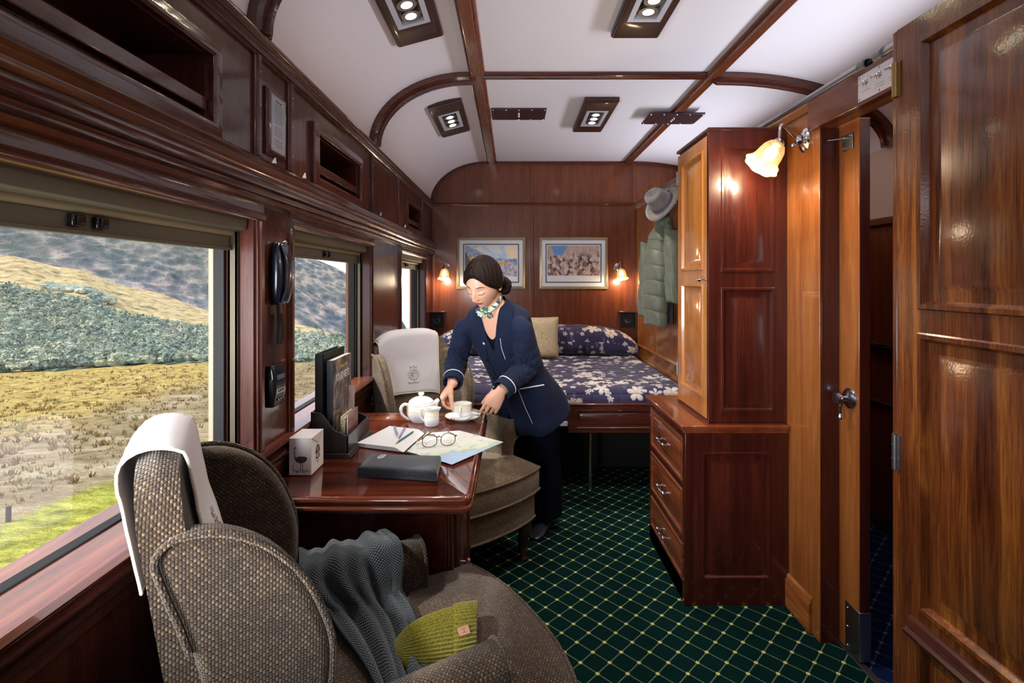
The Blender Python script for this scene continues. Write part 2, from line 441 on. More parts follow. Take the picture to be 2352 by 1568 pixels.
# ---- end walls
mb = MB(); mb.box((XL-.2, YB, -.05), (XC+.1, YB+.08, 2.62)); structure_mesh('wall_back', mb, wood_back)
mb = MB(); mb.box((XL-.2, YF-.08, -.05), (XC+.1, YF, 2.62)); structure_mesh('wall_front', mb, wood_back)
def half_round(mb, p, q, r, M=None):
    mb.cyl(p, q, r, 12)
def strip_v(name, x, y, z0, z1, w_, nrm, m, t=.012):
    """vertical moulded cover strip on a wall; nrm is the side it faces"""
    mb = MB(); hw = w_/2; P = [(-hw, 0), (-hw, t*.5), (-hw*.55, t*.55), (-hw*.4, t), (hw*.4, t), (hw*.55, t*.55), (hw, t*.5), (hw, 0)]
    rings = []
    for z in (z0, z1): rings.append([V((x+u, y-v, z)) if nrm == '-Y' else (V((x+v, y+u, z)) if nrm == '+X' else V((x-v, y+u, z))) for u, v in P])
    mb.loft(rings)
    # brass screw heads
    return mb
def screws(mb, pts, nrm, r=.0045):
    for p in pts: mb.ball(p, r, seg=8, rings=6)
def struct_strip(name, x, y, z0, z1, w_, nrm, m, t=.012, ns=4):
    mb = strip_v(name, x, y, z0, z1, w_, nrm, m, t)
    o = structure_mesh(name, mb, m)
    s = MB(); nv = {'-Y': V((0, -t, 0)), '+X': V((t, 0, 0)), '-X': V((-t, 0, 0))}[nrm]
    screws(s, [V((x, y, lerp(z0, z1, (i+.5)/ns)))+nv for i in range(ns)], nrm, .0032)
    s.build('screw_heads', brass, o); return o
YW = YB-.001
struct_strip('trim_5', .19, YW, .6, 2.11, .045, '-Y', wood_back)
struct_strip('trim_6', .19, YW, 2.135, 2.50, .040, '-Y', wood_back, ns=2)
struct_strip('trim_7', 1.165, YW, .6, 2.11, .040, '-Y', wood_back)
struct_strip('trim_8', 1.165, YW, 2.135, 2.50, .045, '-Y', wood_back, ns=2)
struct_strip('trim_9', XL+.018, YW, .6, 2.11, .035, '-Y', wood_back)
mb = MB(); mb.extr([(YW+.0, 2.108), (YW-.012, 2.108), (YW-.018, 2.116), (YW-.024, 2.121), (YW-.018, 2.128), (YW-.008, 2.136), (YW, 2.136)], 'X', XL, XC)
structure_mesh('trim_10', mb, wood_back_x)
# arched edging where the roof meets the back wall
rib('trim_11', YB-.018, .036, .020, wood_left_x)

# ---- window side wall
ZSL, ZWT = .87, 1.60     # sill, top of openings
WIN = [(-.95, -.42), (-.32, 1.50), (1.768, 2.73), (3.48, 4.43)]
mb = MB(); xo = XL-.17; xi = XL-.125
mb.box((xi, YF, 0), (XL, YB, ZSL-.03))
ys = [YF]
for a, b in WIN: ys += [a, b]
ys.append(YB)
for i in range(0, len(ys), 2): mb.box((xi, ys[i], ZSL-.03), (XL, ys[i+1], ZWT))
mb.box((xo, YF, ZWT), (XL, YB, 1.775))
CUB = [(-.25, 1.27), (1.965, 2.50), (3.66, 4.16)]; CZ0, CZ1 = 1.795, 1.975
mb.box((xo, YF, 1.775), (XL, YB, CZ0)); mb.box((xo, YF, CZ1), (XL, YB, 2.16))
ys = [YF]
for a, b in CUB: ys += [a, b]
ys.append(YB)
for i in range(0, len(ys), 2): mb.box((xo, ys[i], CZ0), (XL, ys[i+1], CZ1))
structure_mesh('wall_left', mb, wood_left, smooth=False)
# cornice under the roof
mb = MB(); c0 = XL
mb.extr([(c0-.01, 2.075), (c0+.008, 2.075), (c0+.012, 2.085), (c0+.022, 2.088), (c0+.030, 2.100), (c0+.024, 2.108), (c0+.036, 2.114), (c0+.040, 2.126), (c0+.034, 2.136), (c0+.024, 2.141), (c0+.0, 2.146), (c0-.01, 2.146)], 'Y', YF, YB)
structure_mesh('trim_12', mb, wood_left_h, angle=50)
# deep reeded moulding between windows and lockers
pr = [(0, 1.625)]
zz = 1.628; x = .016
steps = [(.014, .004), (.030, .008), (.034, .018), (.026, .024), (.036, .030), (.040, .040), (.032, .046), (.046, .052), (.052, .064), (.046, .074), (.050, .078), (.050, .096), (.040, .100), (.044, .110), (.034, .118), (.038, .126), (.026, .134), (.020, .142), (.008, .146), (0, .150)]
pr = [(c0-.01, 1.625)] + [(c0+a, 1.625+b) for a, b in steps] + [(c0-.01, 1.775)]
mb = MB(); mb.extr(pr, 'Y', YF, YB); structure_mesh('trim_13', mb, wood_left_h, angle=50)
# valance board above each window and pilaster strips
ST = [1.515, 1.738]
k = 14
for i, (a, b) in enumerate(WIN):
    mb = MB(); e = .035
    mb.extr([(c0-.005, 1.578), (c0+.012, 1.578), (c0+.020, 1.584), (c0+.024, 1.592), (c0+.018, 1.598), (c0+.014, 1.604), (c0+.014, 1.640), (c0-.005, 1.640)], 'Y', a-e, b+e)
    structure_mesh('trim_%d' % k, mb, wood_left_h, angle=50); k += 1
for y in (1.533, 1.745, 2.758, 3.452, 4.458, -.36):
    s = strip_v('', XL, y, ZSL, 1.578, .040, '+X', wood_left, .014); structure_mesh('trim_%d' % k, s, wood_left); k += 1
for y in (-.60, 1.515, 1.738, 2.755, 3.385, 4.28):
    struct_strip('trim_%d' % k, XL, y, 1.775, 2.08, .042, '+X', wood_left, .014, 3); k += 1
# sill board with nosing
sill_m = wood('reddish sill mahogany', dark=srgb(74, 34, 26), mid=srgb(116, 62, 46), light=srgb(150, 90, 62), axis='Y', rough=.3, coat=.8)
mb = MB(); mb.extr([(c0-.17, .840), (c0+.004, .834), (c0+.004, .846), (c0+.020, .850), (c0+.028, .860), (c0+.022, .872), (c0+.0, .874), (c0-.17, .866)], 'Y', YF, YB)
structure_mesh('trim_%d' % k, mb, sill_m, angle=50); k += 1
mb = MB(); mb.extr([(c0, .76), (c0+.006, .765), (c0+.006, .790), (c0+.014, .796), (c0+.014, .815), (c0+.022, .822), (c0+.022, .834), (c0, .838)], 'Y', YF, YB)
structure_mesh('trim_%d' % k, mb, wood_left_h, angle=50); k += 1
mb = MB(); mb.box((c0, YF, 0), (c0+.018, YB, .12)); structure_mesh('baseboard_left', mb, wood_left_h, bevel=.004)

# windows: frame, pane, blind
XG = -.868
for i, (a, b) in enumerate(WIN):
    r = structure('window_%d' % (i+1)); r.location = (XG, (a+b)/2, ZSL)
    o = r.location
    def L(x, y, z): return (x-o.x, y-o.y, z-o.z)
    mb = MB()   # outer post and top and bottom rails
    mb.box(L(XG-.06, a, ZSL-.02), L(XG-.02, a+.045, ZWT)); mb.box(L(XG-.035, b-.012, ZSL-.02), L(XG-.02, b, ZWT))
    mb.box(L(XG-.06, a, ZWT-.03), L(XG-.02, b, ZWT)); mb.box(L(XG-.06, a, ZSL-.03), L(XG-.02, b, ZSL-.005))
    mb.build('outer_frame', mat('cream outer frame', srgb(176, 164, 140) if i < 2 else srgb(136, 92, 76), .5), r, bevel=.002)
    mb = MB()
    for y in (a, b-.012): mb.box(L(XG-.02, y, ZSL-.01), L(XG+.012, y+.012, ZWT))
    mb.box(L(XG-.02, a, ZSL-.012), L(XG+.008, b, ZSL+.004))
    mb.build('rubber_seal', black_matt, r, bevel=.002)
    mb = MB()
    for y in (a, b-.010): 
        mb.box(L(XG+.020, y, ZSL-.005), L(XG+.030, y+.010, ZWT)); mb.box(L(XG+.042, y, ZSL-.005), L(XG+.052, y+.010, ZWT))
        mb.box(L(XG+.020, y if y > a else y, ZSL-.005), L(XG+.052, y+.003, ZWT))
    mb.build('blind_track', alu, r, bevel=.0015)
    mb = MB(); mb.box(L(XG-.012, a+.004, ZSL), L(XG-.008, b-.004, ZWT-.004)); mb.build('pane', glass, r)
    mb = MB()
    mb.extr([(XG+.005-o.x, 1.600-o.z), (XG+.005-o.x, 1.548-o.z), (XG+.030-o.x, 1.540-o.z), (XG+.075-o.x, 1.548-o.z), (XG+.082-o.x, 1.60-o.z)], 'Y', a+.004-o.y, b-.004-o.y)
    mb.build('blind_housing', blind_cloth, r, bevel=.003)
    mb = MB(); mb.cyl(L(XG+.034, a+.014, 1.540), L(XG+.034, b-.014, 1.540), .011, 16)
    mb.build('roller', mat('pale roller cloth', srgb(150, 138, 106), .5), r)
    mb = MB(); mb.box(L(XG+.022, a+.012, 1.487), L(XG+.030, b-.012, 1.535)); mb.box(L(XG+.016, a+.012, 1.487), L(XG+.036, b-.012, 1.496))
    mb.build('blind_bar', blind_cloth, r, bevel=.002)
    yc = {0: -.7, 1: 1.003, 2: 2.25, 3: 3.95}[i]
    for s in (-1, 1):
        mb = MB(); q = .020 if i < 2 else .024
        yy = yc+s*q*(1.0 if i != 1 else 1.65)
        if i == 1: yy = .985+s*.028
        if i == 2: yy = 2.255+s*.024
        mb.box(L(XG+.030, yy-.015, 1.502), L(XG+.042, yy+.015, 1.526)); mb.box(L(XG+.042, yy-.009, 1.506), L(XG+.046, yy+.009, 1.522))
        mb.build('blind_latch', black_gloss, r, bevel=.003)

# ---- partition on the corridor side
YD0, YD1 = 1.475, 1.93
mb = MB()
mb.box((XR, YD1, 0), (XR+.06, YB, 2.10)); mb.box((XR, YF, 0), (XR+.06, YD0, 2.10)); mb.box((XR, YD0, 1.985), (XR+.06, YD1, 2.10))
structure_mesh('wall_right', mb, wood_right, smooth=False)
mb = MB()  # corner post of the doorway
mb.box((XR-.004, YD1, 0), (XR+.085, YD1+.05, 1.99)); structure_mesh('trim_%d' % k, mb, wood_right, bevel=.002); k += 1
mb = MB(); mb.box((XR+.002, YD1-.002, 0), (XR+.070, YD1+.004, 1.985)); structure_mesh('trim_%d' % k, mb, wood_case, bevel=.001); k += 1
mb = MB(); mb.box((1.165, 1.40, 1.982), (XR+.01, 1.975, 2.10)); structure_mesh('trim_%d' % k, mb, wood_back_y, bevel=.003); k += 1
mb = MB(); mb.extr([(XR+.02, 2.07), (XR-.010, 2.07), (XR-.016, 2.082), (XR-.022, 2.088), (XR-.022, 2.098), (XR-.012, 2.108), (XR+.02, 2.108)], 'Y', 1.98, YB)
structure_mesh('trim_%d' % k, mb, wood_right_y, angle=50); k += 1
mb = MB(); mb.extr([(XR, 0), (XR-.016, 0), (XR-.016, .115), (XR-.010, .122), (XR-.008, .135), (XR, .14)], 'Y', 1.98, YB)
structure_mesh('baseboard_right', mb, wood_right_y, angle=50)
for y in (3.52, 4.18, 4.70):
    struct_strip('trim_%d' % k, XR, y, .62, 2.07, .036, '-X', wood_right, .010); k += 1
mb = MB(); mb.extr([(XR, .66), (XR-.014, .66), (XR-.018, .68), (XR-.012, .70), (XR-.012, .78), (XR-.018, .79), (XR, .80)], 'Y', 2.75, YB)
structure_mesh('trim_%d' % k, mb, wood_right_y, angle=50); k += 1
# corridor
mb = MB(); mb.box((XC, YF, 1.73), (XC+.06, YB, 2.2)); mb.box((XC, YF, 0), (XC+.06, YB, 1.73)); structure_mesh('wall_corridor', mb, cream_wall)
mb = MB(); mb.box((XC-.012, YF, 0), (XC, YB, 1.70)); structure_mesh('trim_%d' % k, mb, wood_back); k += 1
for z, h, q in ((1.70, .045, .03), (1.02, .03, .045), (.70, .02, .02)):
    mb = MB(); mb.box((XC-.012-q, YF, z), (XC, YB, z+h)); structure_mesh('trim_%d' % k, mb, wood_left_h, bevel=.006); k += 1
mb = MB(); mb.box((XC-.03, YF, 0), (XC, YB, .09)); structure_mesh('baseboard_corridor', mb, wood_left_h, bevel=.006)
# ================================================================== LANDSCAPE beyond the windows
def fan(name, t0, t1, rows, nt, nr, rough, material, seed):
    """terrain: directions t = -x/y; rows(t, k) -> (distance y, height z); rough(t,k) -> (bump size m, feature size m)"""
    mb = MB()
    def fn(u, k):
        t = lerp(t0, t1, u); y, z = rows(t, k); a, s = rough(t, k)
        p = V((-t*y, y, z)); q = V((p.x/s, p.y/s, seed+p.z/s))
        nz = mnoise.fractal(q, .9, 2.1, 5)
        return (p.x, p.y, p.z + a*nz)
    mb.grid(fn, nt, nr)
    return structure_mesh(name, mb, material, angle=180)
def e2z(y, e): return 1.4 + e*y
e_field = lambda t: curve([(.1, -.165), (.4, -.165), (.59, -.165), (1.05, -.187)], t)
e_scrub = lambda t: curve([(.15, -.155), (.27, -.140), (.40, -.112), (.59, -.100), (.72, -.082), (.88, -.034), (1.02, -.010), (1.4, .05)], t)
e_dry = lambda t: curve([(.15, -.15), (.3, -.125), (.44, -.088), (.59, -.062), (.75, -.018), (.88, .022), (1.02, .050), (1.4, .12)], t)
e_ridge = lambda t: curve([(.10, -.21), (.197, -.125), (.215, -.092), (.235, -.058), (.26, -.028), (.3165, .000), (.345, .024), (.40, .041), (.50, .085), (.60, .125), (.75, .20), (1.05, .34), (1.4, .45)], t)
gm = mat('meadow', srgb(190, 180, 90), .9, spec=.1); n, I = nodes(gm); co = n.coord('Object')
x, y, z = n.sep(co)
patch = n.noise(co, .16, 4, .6); tuft = n.noise(n.mapv(co, (.7, 1.6, 1)), 2.6, 5, .75); row = n.noise(n.mapv(co, (.35, .9, 1)), 1.1, 6, .7)
c = n.ramp(tuft, [(.36, srgb(110, 86, 54)), (.45, srgb(170, 144, 84)), (.55, srgb(206, 182, 108)), (.72, srgb(232, 214, 160))])
c = n.mix(n.ramp(patch, [(.40, (0,0,0)), (.60, (.55,)*3)]), c, srgb(190, 172, 104))
stone = n.ramp(row, [(.36, srgb(98, 86, 70)), (.5, srgb(150, 136, 112)), (.66, srgb(196, 184, 164))])
s_ = n.m('ADD', x, n.m('MULTIPLY', n.m('SUBTRACT', patch, .5), 6))
c = n.mix(n.ramp(n.m('MULTIPLY', n.m('ADD', s_, 15.5), 1/5.0), [(.0, (0,0,0)), (.8, (.8,)*3)]), c, stone)
green = n.ramp(tuft, [(.34, srgb(108, 112, 50)), (.5, srgb(170, 172, 74)), (.7, srgb(218, 212, 112))])
c = n.mix(n.ramp(n.m('ADD', n.m('ADD', x, 7.4), n.m('MULTIPLY', n.m('SUBTRACT', row, .5), 1.2)), [(.30, (0,0,0)), (.55, (1,1,1))]), c, green)
n.put(I['Base Color'], c); n.put(I['Normal'], n.bump(tuft, 1.0, .25))
fan('meadow', .10, 4.5, lambda t, k: (lambda y: (y, lerp(-1.75, e2z(30, e_field(t)), sstep(0, 1, (y-2)/28)**.95)))(1.5+28.5*k*k), 120, 140, lambda t, k: (.02+.10*k, 1.6), gm, 3)
sm = mat('scrub hillside', srgb(110, 128, 110), .9, spec=.1); n, I = nodes(sm); co = n.coord('Object')
b1 = n.vor(co, .85); b2 = n.noise(co, 1.6, 5, .7); b3 = n.noise(co, .10, 3)
c = n.ramp(n.m('ADD', n.m('MULTIPLY', b1, .5), n.m('MULTIPLY', b2, .5)), [(.26, srgb(150, 168, 150)), (.42, srgb(104, 126, 118)), (.58, srgb(70, 92, 92)), (.70, srgb(190, 178, 140))])
c = n.mix(n.ramp(b3, [(.5, (0,0,0)), (.7, (.5,)*3)]), c, srgb(176, 176, 140)); n.put(I['Base Color'], c)
n.put(I['Normal'], n.bump(b1, .8, .8))
fan('hillside', .08, 4.5, lambda t, k: (30+60*k, e2z(30+60*k, lerp(e_field(t)-.012*(1-k)**8, e_scrub(t), k))), 170, 80, lambda t, k: (.9*math.sin(PI*k)**.5, 3.2), sm, 9)
dm = mat('dry grass slope', srgb(214, 196, 150), .9, spec=.1); n, I = nodes(dm); co = n.coord('Object')
c = n.ramp(n.noise(co, .35, 6, .7), [(.36, srgb(112, 108, 84)), (.48, srgb(176, 158, 116)), (.7, srgb(206, 190, 150))])
n.put(I['Base Color'], c)
fan('dry_slope', .08, 4.5, lambda t, k: (90+60*k, e2z(90+60*k, lerp(e_scrub(t)-.015*(1-k)**6, e_dry(t), k))), 150, 40, lambda t, k: (1.2*math.sin(PI*k)**.5+.3, 9), dm, 5)
def radial(n, co, s): return n.mapv(n.mapv(co, rot=(0, 0, math.radians(-33))), s)
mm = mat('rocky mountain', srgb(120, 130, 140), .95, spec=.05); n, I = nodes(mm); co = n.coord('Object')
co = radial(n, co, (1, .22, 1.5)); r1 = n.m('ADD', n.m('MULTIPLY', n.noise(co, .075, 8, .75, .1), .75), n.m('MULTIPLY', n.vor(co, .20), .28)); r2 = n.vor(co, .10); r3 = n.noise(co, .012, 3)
c = n.ramp(r1, [(.36, srgb(96, 108, 122)), (.47, srgb(120, 130, 138)), (.545, srgb(156, 156, 158)), (.62, srgb(214, 200, 192))])  # paler blue-grey tones put distance haze into the rock colour
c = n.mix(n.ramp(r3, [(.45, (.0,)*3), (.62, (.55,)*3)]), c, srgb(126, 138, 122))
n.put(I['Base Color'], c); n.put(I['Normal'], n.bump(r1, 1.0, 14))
def mrow(t, k):
    if k > .9: y = 420+400*(k-.9)*10; e = e_ridge(t) - .12*((k-.9)*10)
    else: kk = k/.9; y = 150+270*kk; e = lerp(e_dry(t)-.022*(1-kk)**4, e_ridge(t), kk)
    return y, e2z(y, e)
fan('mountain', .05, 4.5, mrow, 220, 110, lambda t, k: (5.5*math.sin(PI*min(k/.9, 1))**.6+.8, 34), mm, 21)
# shrubs scattered on the slope (nobody could count them)
rnd = random.Random(4); mb = MB()
for i in range(6500):
    t = rnd.uniform(.14, 1.25); k = rnd.random()**1.2; y = 30+58*k
    if y < 31: y = 31
    z = e2z(y, lerp(e_field(t), e_scrub(t), (y-30)/60)); r = rnd.uniform(.22, .62)*(.75+.8*k)*(1.5 if rnd.random() < .12 else 1)
    M = Matrix.Rotation(rnd.uniform(0, 6), 3, 'Z')
    rx_, ry_, rz_ = r*rnd.uniform(.8, 1.4), r, r*rnd.uniform(.5, 1.0); cc = V((-t*y, y, z+r*.2+.2))
    mb.ball(cc, (rx_*.78, ry_*.78, rz_*.72), M, 5, 4)
    for q in range(15):
        a_, b_ = rnd.uniform(0, 6.283), rnd.uniform(-.1, 1.5); dd = V((rx_*math.cos(a_)*math.cos(b_), ry_*math.sin(a_)*math.cos(b_), rz_*math.sin(b_))); s_ = r*rnd.uniform(.22, .42)
        mb._f([mb.bm.verts.new(cc+dd+V((rnd.uniform(-1, 1), rnd.uniform(-1, 1), rnd.uniform(-1, 1)))*s_) for _ in range(3)])
for i in range(60):
    t = rnd.uniform(.80, .93); y = rnd.uniform(100, 108); e = lerp(e_scrub(t), e_dry(t), (y-90)/60)+.002
    mb.ball((-t*y, y, e2z(y, e)), (1.3, 1.3, .7), None, 7, 5)
for v_ in mb.bm.verts: v_.co += V((rnd.uniform(-1, 1), rnd.uniform(-1, 1), rnd.uniform(-.8, 1)))*.06
bush_m = mat('grey green shrub', srgb(104, 126, 112), .9, spec=.1); n, I = nodes(bush_m); co = n.coord('Object')
n.put(I['Base Color'], n.ramp(n.m('ADD', n.m('MULTIPLY', n.noise(co, 1.6, 5, .75), .6), n.m('MULTIPLY', n.sep(n.vor(co, .9, out='Color'))[0], .4)), [(.25, srgb(100, 116, 112)), (.42, srgb(140, 156, 146)), (.58, srgb(172, 182, 162)), (.75, srgb(208, 208, 182))]))
n.put(I['Normal'], n.bump(n.noise(co, 5, 4), .9, .3))
tag(mb.build('hillside_shrubs', bush_m, smooth=False, fix=False), 'grey-green shrubs covering the slope outside the windows', 'shrubs', kind='stuff')
mb = MB()
for i in range(3200):
    t = rnd.uniform(.2, 1.25); y = rnd.uniform(7, 29)**1.0; x = -t*y
    if x > -7.5: continue
    z = lerp(-1.75, e2z(30, e_field(t)), sstep(0, 1, (y-2)/28)**.95); r = rnd.uniform(.025, .085)
    for q in range(6):
        a_ = rnd.uniform(0, 6.28); l_ = r*rnd.uniform(.5, 1.2); p0 = V((x+math.cos(a_)*r*.5, y+math.sin(a_)*r*.5, z-.02)); p1 = V((x+math.cos(a_)*r*1.3, y+math.sin(a_)*r*1.3, z+r*1.0+l_*.5))
        s_0 = V((-math.sin(a_), math.cos(a_), 0))*r*.35; v0, v1, v2 = (mb.bm.verts.new(p0-s_0), mb.bm.verts.new(p0+s_0), mb.bm.verts.new(p1)); v3 = mb.bm.verts.new(p0+V((0, 0, r*.5))+V((math.cos(a_), math.sin(a_), 0))*r*.5)
        mb._f([v0, v1, v2]); mb._f([v0, v3, v2]); mb._f([v1, v3, v2])
tuft_m = mat('dry tuft', srgb(128, 110, 70), .95); n, I = nodes(tuft_m); co = n.coord('Object')
n.put(I['Base Color'], n.ramp(n.noise(co, .8, 4, .7), [(.36, srgb(120, 84, 56)), (.5, srgb(150, 126, 78)), (.66, srgb(126, 130, 84))]))
tag(mb.build('field_tufts', tuft_m), 'dry brown tufts dotted over the yellow field', 'grass tufts', kind='stuff')
post_m = mat('weathered post', srgb(70, 62, 58), .9)
for (px, py, h), lab in zip(((18, 1232, .42), (278, 1112, .26), (130, 1176, .2)),
        ('short dark fence post at the far left of the green verge', 'thin fence post at the verge edge nearest the armchair', 'smallest fence post between the two others on the verge')):
    Y = 7.0 if px < 100 else (8.6 if px > 200 else 8.2); p = at(px, py, Y)
    mb = MB(); mb.cyl((0, 0, -.3), (0, .01, h), .035, 8, .03)
    o = mb.build('fence_post', post_m, loc=p); tag(o, lab, 'fence post', 'fence posts beyond the verge')
# ================================================================== BUILT-IN FURNITURE AND FITTINGS
# ---- luggage lockers let into the upper wall
def locker(a, b, label, fw=.042, fh=.036):
    r = thing('luggage_locker', label, 'locker', (XL, (a+b)/2, CZ0), group=None)
    h = (b-a)/2; H = CZ1-CZ0
    mb = MB()  # recessed box
    d0 = -.17
    mb.box((d0-.012, -h, 0), (d0, h, H)); mb.box((d0, -h, -.001), (0, h, .008)); mb.box((d0, -h, H-.008), (0, h, H+.001))
    mb.box((d0, -h-.001, 0), (0, -h+.008, H)); mb.box((d0, h-.008, 0), (0, h+.001, H))
    mb.build('interior', wood_left, r)
    M = frame((0, -h-fw, -fh), (0, 1, 0), (0, 0, 1), (1, 0, 0))
    mb = MB(); mb.rects(M, 2*h+2*fw, H+2*fh, [(0, 0), (0, .014), (.004, .019), (.010, .020), (.026, .024), (.036, .024), (.042, .018), (.042, -.01)], cap=False)
    mb.build('frame', wood_left_h, r, bevel=.001)
    mb = MB(); mb.box((-.022, -h+.004, .030), (.004, h-.004, .066)); mb.build('retaining_bar', wood_left_h, r, bevel=.004)
    return r
locker(*CUB[0], 'large open wood locker nearest the camera, high on the window wall')
locker(*CUB[1], 'middle open wood locker above the window beside the telephone')
locker(*CUB[2], 'smallest, farthest open wood locker, next to the back wall')

# ---- engraved plaque
r = thing('plaque', 'silver engraved plaque on a dark wooden back board between two wall strips', 'plaque', (XL, 1.627, 1.90)); r.scale = (.62, 1, 1)
M = frame((0, -.066, -.105), (0, 1, 0), (0, 0, 1), (1, 0, 0))
mb = MB(); mb.rects(M, .132, .21, [(0, 0), (0, .012), (.004, .014), (.008, .024), (.014, .026)]); mb.build('back_board', wood_left, r)
mb = MB(); mb.box((.026, -.048, -.090), (.0275, .048, .090)); 
plate = mb.build('metal_plate', mat('etched silver plate', srgb(188, 194, 204), .28, .75), r, bevel=.0008)
ink = mat('engraved black', srgb(40, 40, 48), .6)
for y in (-.041, .041):
    for z in (-.083, .083): mb = MB(); mb.ball((.0285, y, z), .003, seg=8, rings=6); mb.build('screw', steel, plate)
mb = MB()
for a, b in (((-.044, -.086), (.044, -.0855)), ((-.044, .0855), (.044, .086))): mb.box((.0275, a[0]+.008, a[1]), (.0279, b[0]-.008, b[1]))
for y in (-.0445, .044): mb.box((.0275, y, -.077), (.0279, y+.0005, .077))
mb.build('engraved_border', ink, plate)
TM = lambda y, z: frame((.0276, y, z), (0, 1, 0), (0, 0, 1), (1, 0, 0))
text_mesh('title', 'WELCOME', .0085, ink, plate, TM(0, .070), bold=.0002)
def word_marks(mb, P, w, z, rq, size=.0016):
    a = -w/2
    while a < w/2:
        l = min(rq.uniform(.003, .009), w/2-a); mb.box((P(a, z)[0], a, z-size*.5), (P(a, z)[0]+.0004, a+l, z+size*.5)); a += l+.0022
rq = random.Random(8); mb = MB(); z = .062
for blk in (9, 5, 4):
    for k_ in range(blk): word_marks(mb, lambda a, b: (.0276, a, b), rq.uniform(.048, .070), z, rq); z -= .0072
    z -= .006
mb.build('small_lettering', ink, plate)
# small white paper corners tucked under the strips
white_card = mat('white card', srgb(236, 236, 240), .5)
for y, lab in ((1.521, 'small white paper tab under the wall strip left of the plaque'), (1.742, 'small white paper tab under the wall strip right of the plaque'),
               (2.76, 'small white paper tab beyond the middle locker'), (3.39, 'small white paper tab nearest the farthest locker')):
    mb = MB(); mb.prism([(0, -.012, 0), (0, .016, .004), (0, .012, .022), (0, .004, .017)], (.002, 0, 0))
    tag(mb.build('paper_tab', white_card, loc=(XL+.050, y, 1.752)), lab, 'paper tab', 'paper tabs above the windows')

# ---- telephone
YP = 1.640
r = thing('telephone_handset', 'black telephone handset hanging on the pillar between two windows', 'telephone', (XL, YP-.004, 1.420)); r.scale = (.56, 1.0, .84)
mb = MB(); rings = []
for i in range(13):
    s = i/12; z = .125-s*.25; w_ = .034+.010*math.sin(PI*s)-.008*(abs(2*s-1)**6); d1 = .030+.038*math.sin(PI*(s*.9+.05))**.7
    ww = w_*(1-.45*abs(2*s-1)**8)
    rings.append([V((max(0, d1*(.5+.5*math.cos(a)) if False else d1*(.5+.55*math.copysign(abs(math.cos(a))**.7, math.cos(a)))), ww*math.copysign(abs(math.sin(a))**.7, math.sin(a)), z)) for a in [2*PI*q/20 for q in range(20)]])
mb.loft(rings); mb.build('cradle', mat('blue black phone plastic', srgb(14, 20, 34), .3, coat=.4), r, subsurf=1)
mb = MB(); rings = []
for i in range(15):
    s = i/14; z = .118-s*.238; bow = .052+.040*math.sin(PI*s)**.8; th = .010+.004*math.cos(PI*(2*s))
    ww = .024+.004*math.cos(2*PI*s)
    rings.append([V((bow+th*math.cos(a), ww*math.sin(a), z)) for a in [2*PI*q/16 for q in range(16)]])
mb.loft(rings); mb.build('receiver', mat('dark grey receiver', srgb(34, 38, 48), .2, coat=.7), r, subsurf=1)
mb = MB(); mb.ball((.058, 0, .122), (.012, .012, .008), seg=12, rings=8); mb.build('hook', chrome, r)
pts = []
for i in range(520):   # coiled cord, down and back up
    s = i/519; ph = s*2*PI*46
    if s < .55: q = s/.55; c = V((.030, -.012+.008*math.sin(q*3), -.125-.150*q))
    else: q = (s-.55)/.45; c = V((.030+.004*math.sin(q*4), .012*math.sin(q*PI*.9)+.004, -.275+.118*q))
    rr = .0085
    pts.append(c+V((rr*math.cos(ph), rr*math.sin(ph), 0)))
mb = MB(); mb.tube(pts, .0022, 6); mb.build('coiled_cord', black_matt, r)
mb = MB(); mb.tube(spline([(.036, .012, -.120), (.034, .022, -.14), (.032, .018, -.165)], 6), .0016, 6); mb.build('straight_cord', black_matt, r)
r = thing('telephone_keypad', 'glossy black telephone dial unit on the pillar below the handset', 'telephone', (XL, 1.610, 1.062)); r.scale = (.72, 1, 1)
mb = MB(); rings = []
for i in range(11):
    s = i/10; z = .066-s*.132; dd = .026+.020*math.sin(PI*(s*.8+.1)); ww = .040*(1-.12*abs(2*s-1)**4)
    rings.append([V((0, -ww, z)), V((dd*.8, -ww, z)), V((dd, -ww+.006, z)), V((dd, ww-.006, z)), V((dd*.8, ww, z)), V((0, ww, z))])
mb.loft(rings); mb.build('body', black_gloss, r, bevel=.003, seg=3)
for row in range(4):
    for cl_ in range(3):
        mb = MB(); z = -.004-row*.013; mb.box((.040, -.020+cl_*.015, z-.0035), (.0475-.0010*row, -.009+cl_*.015, z+.0045))
        mb.build('key', mat('phone key', srgb(52, 54, 64), .25, coat=.5) if row+cl_ == 0 else bpy.data.materials['phone key'], r, bevel=.0015)
mb = MB(); mb.box((.040, -.022, .014), (.0445, .028, .034)); mb.build('label_window', mat('phone window', srgb(90, 96, 110), .1, coat=1), r, bevel=.001)

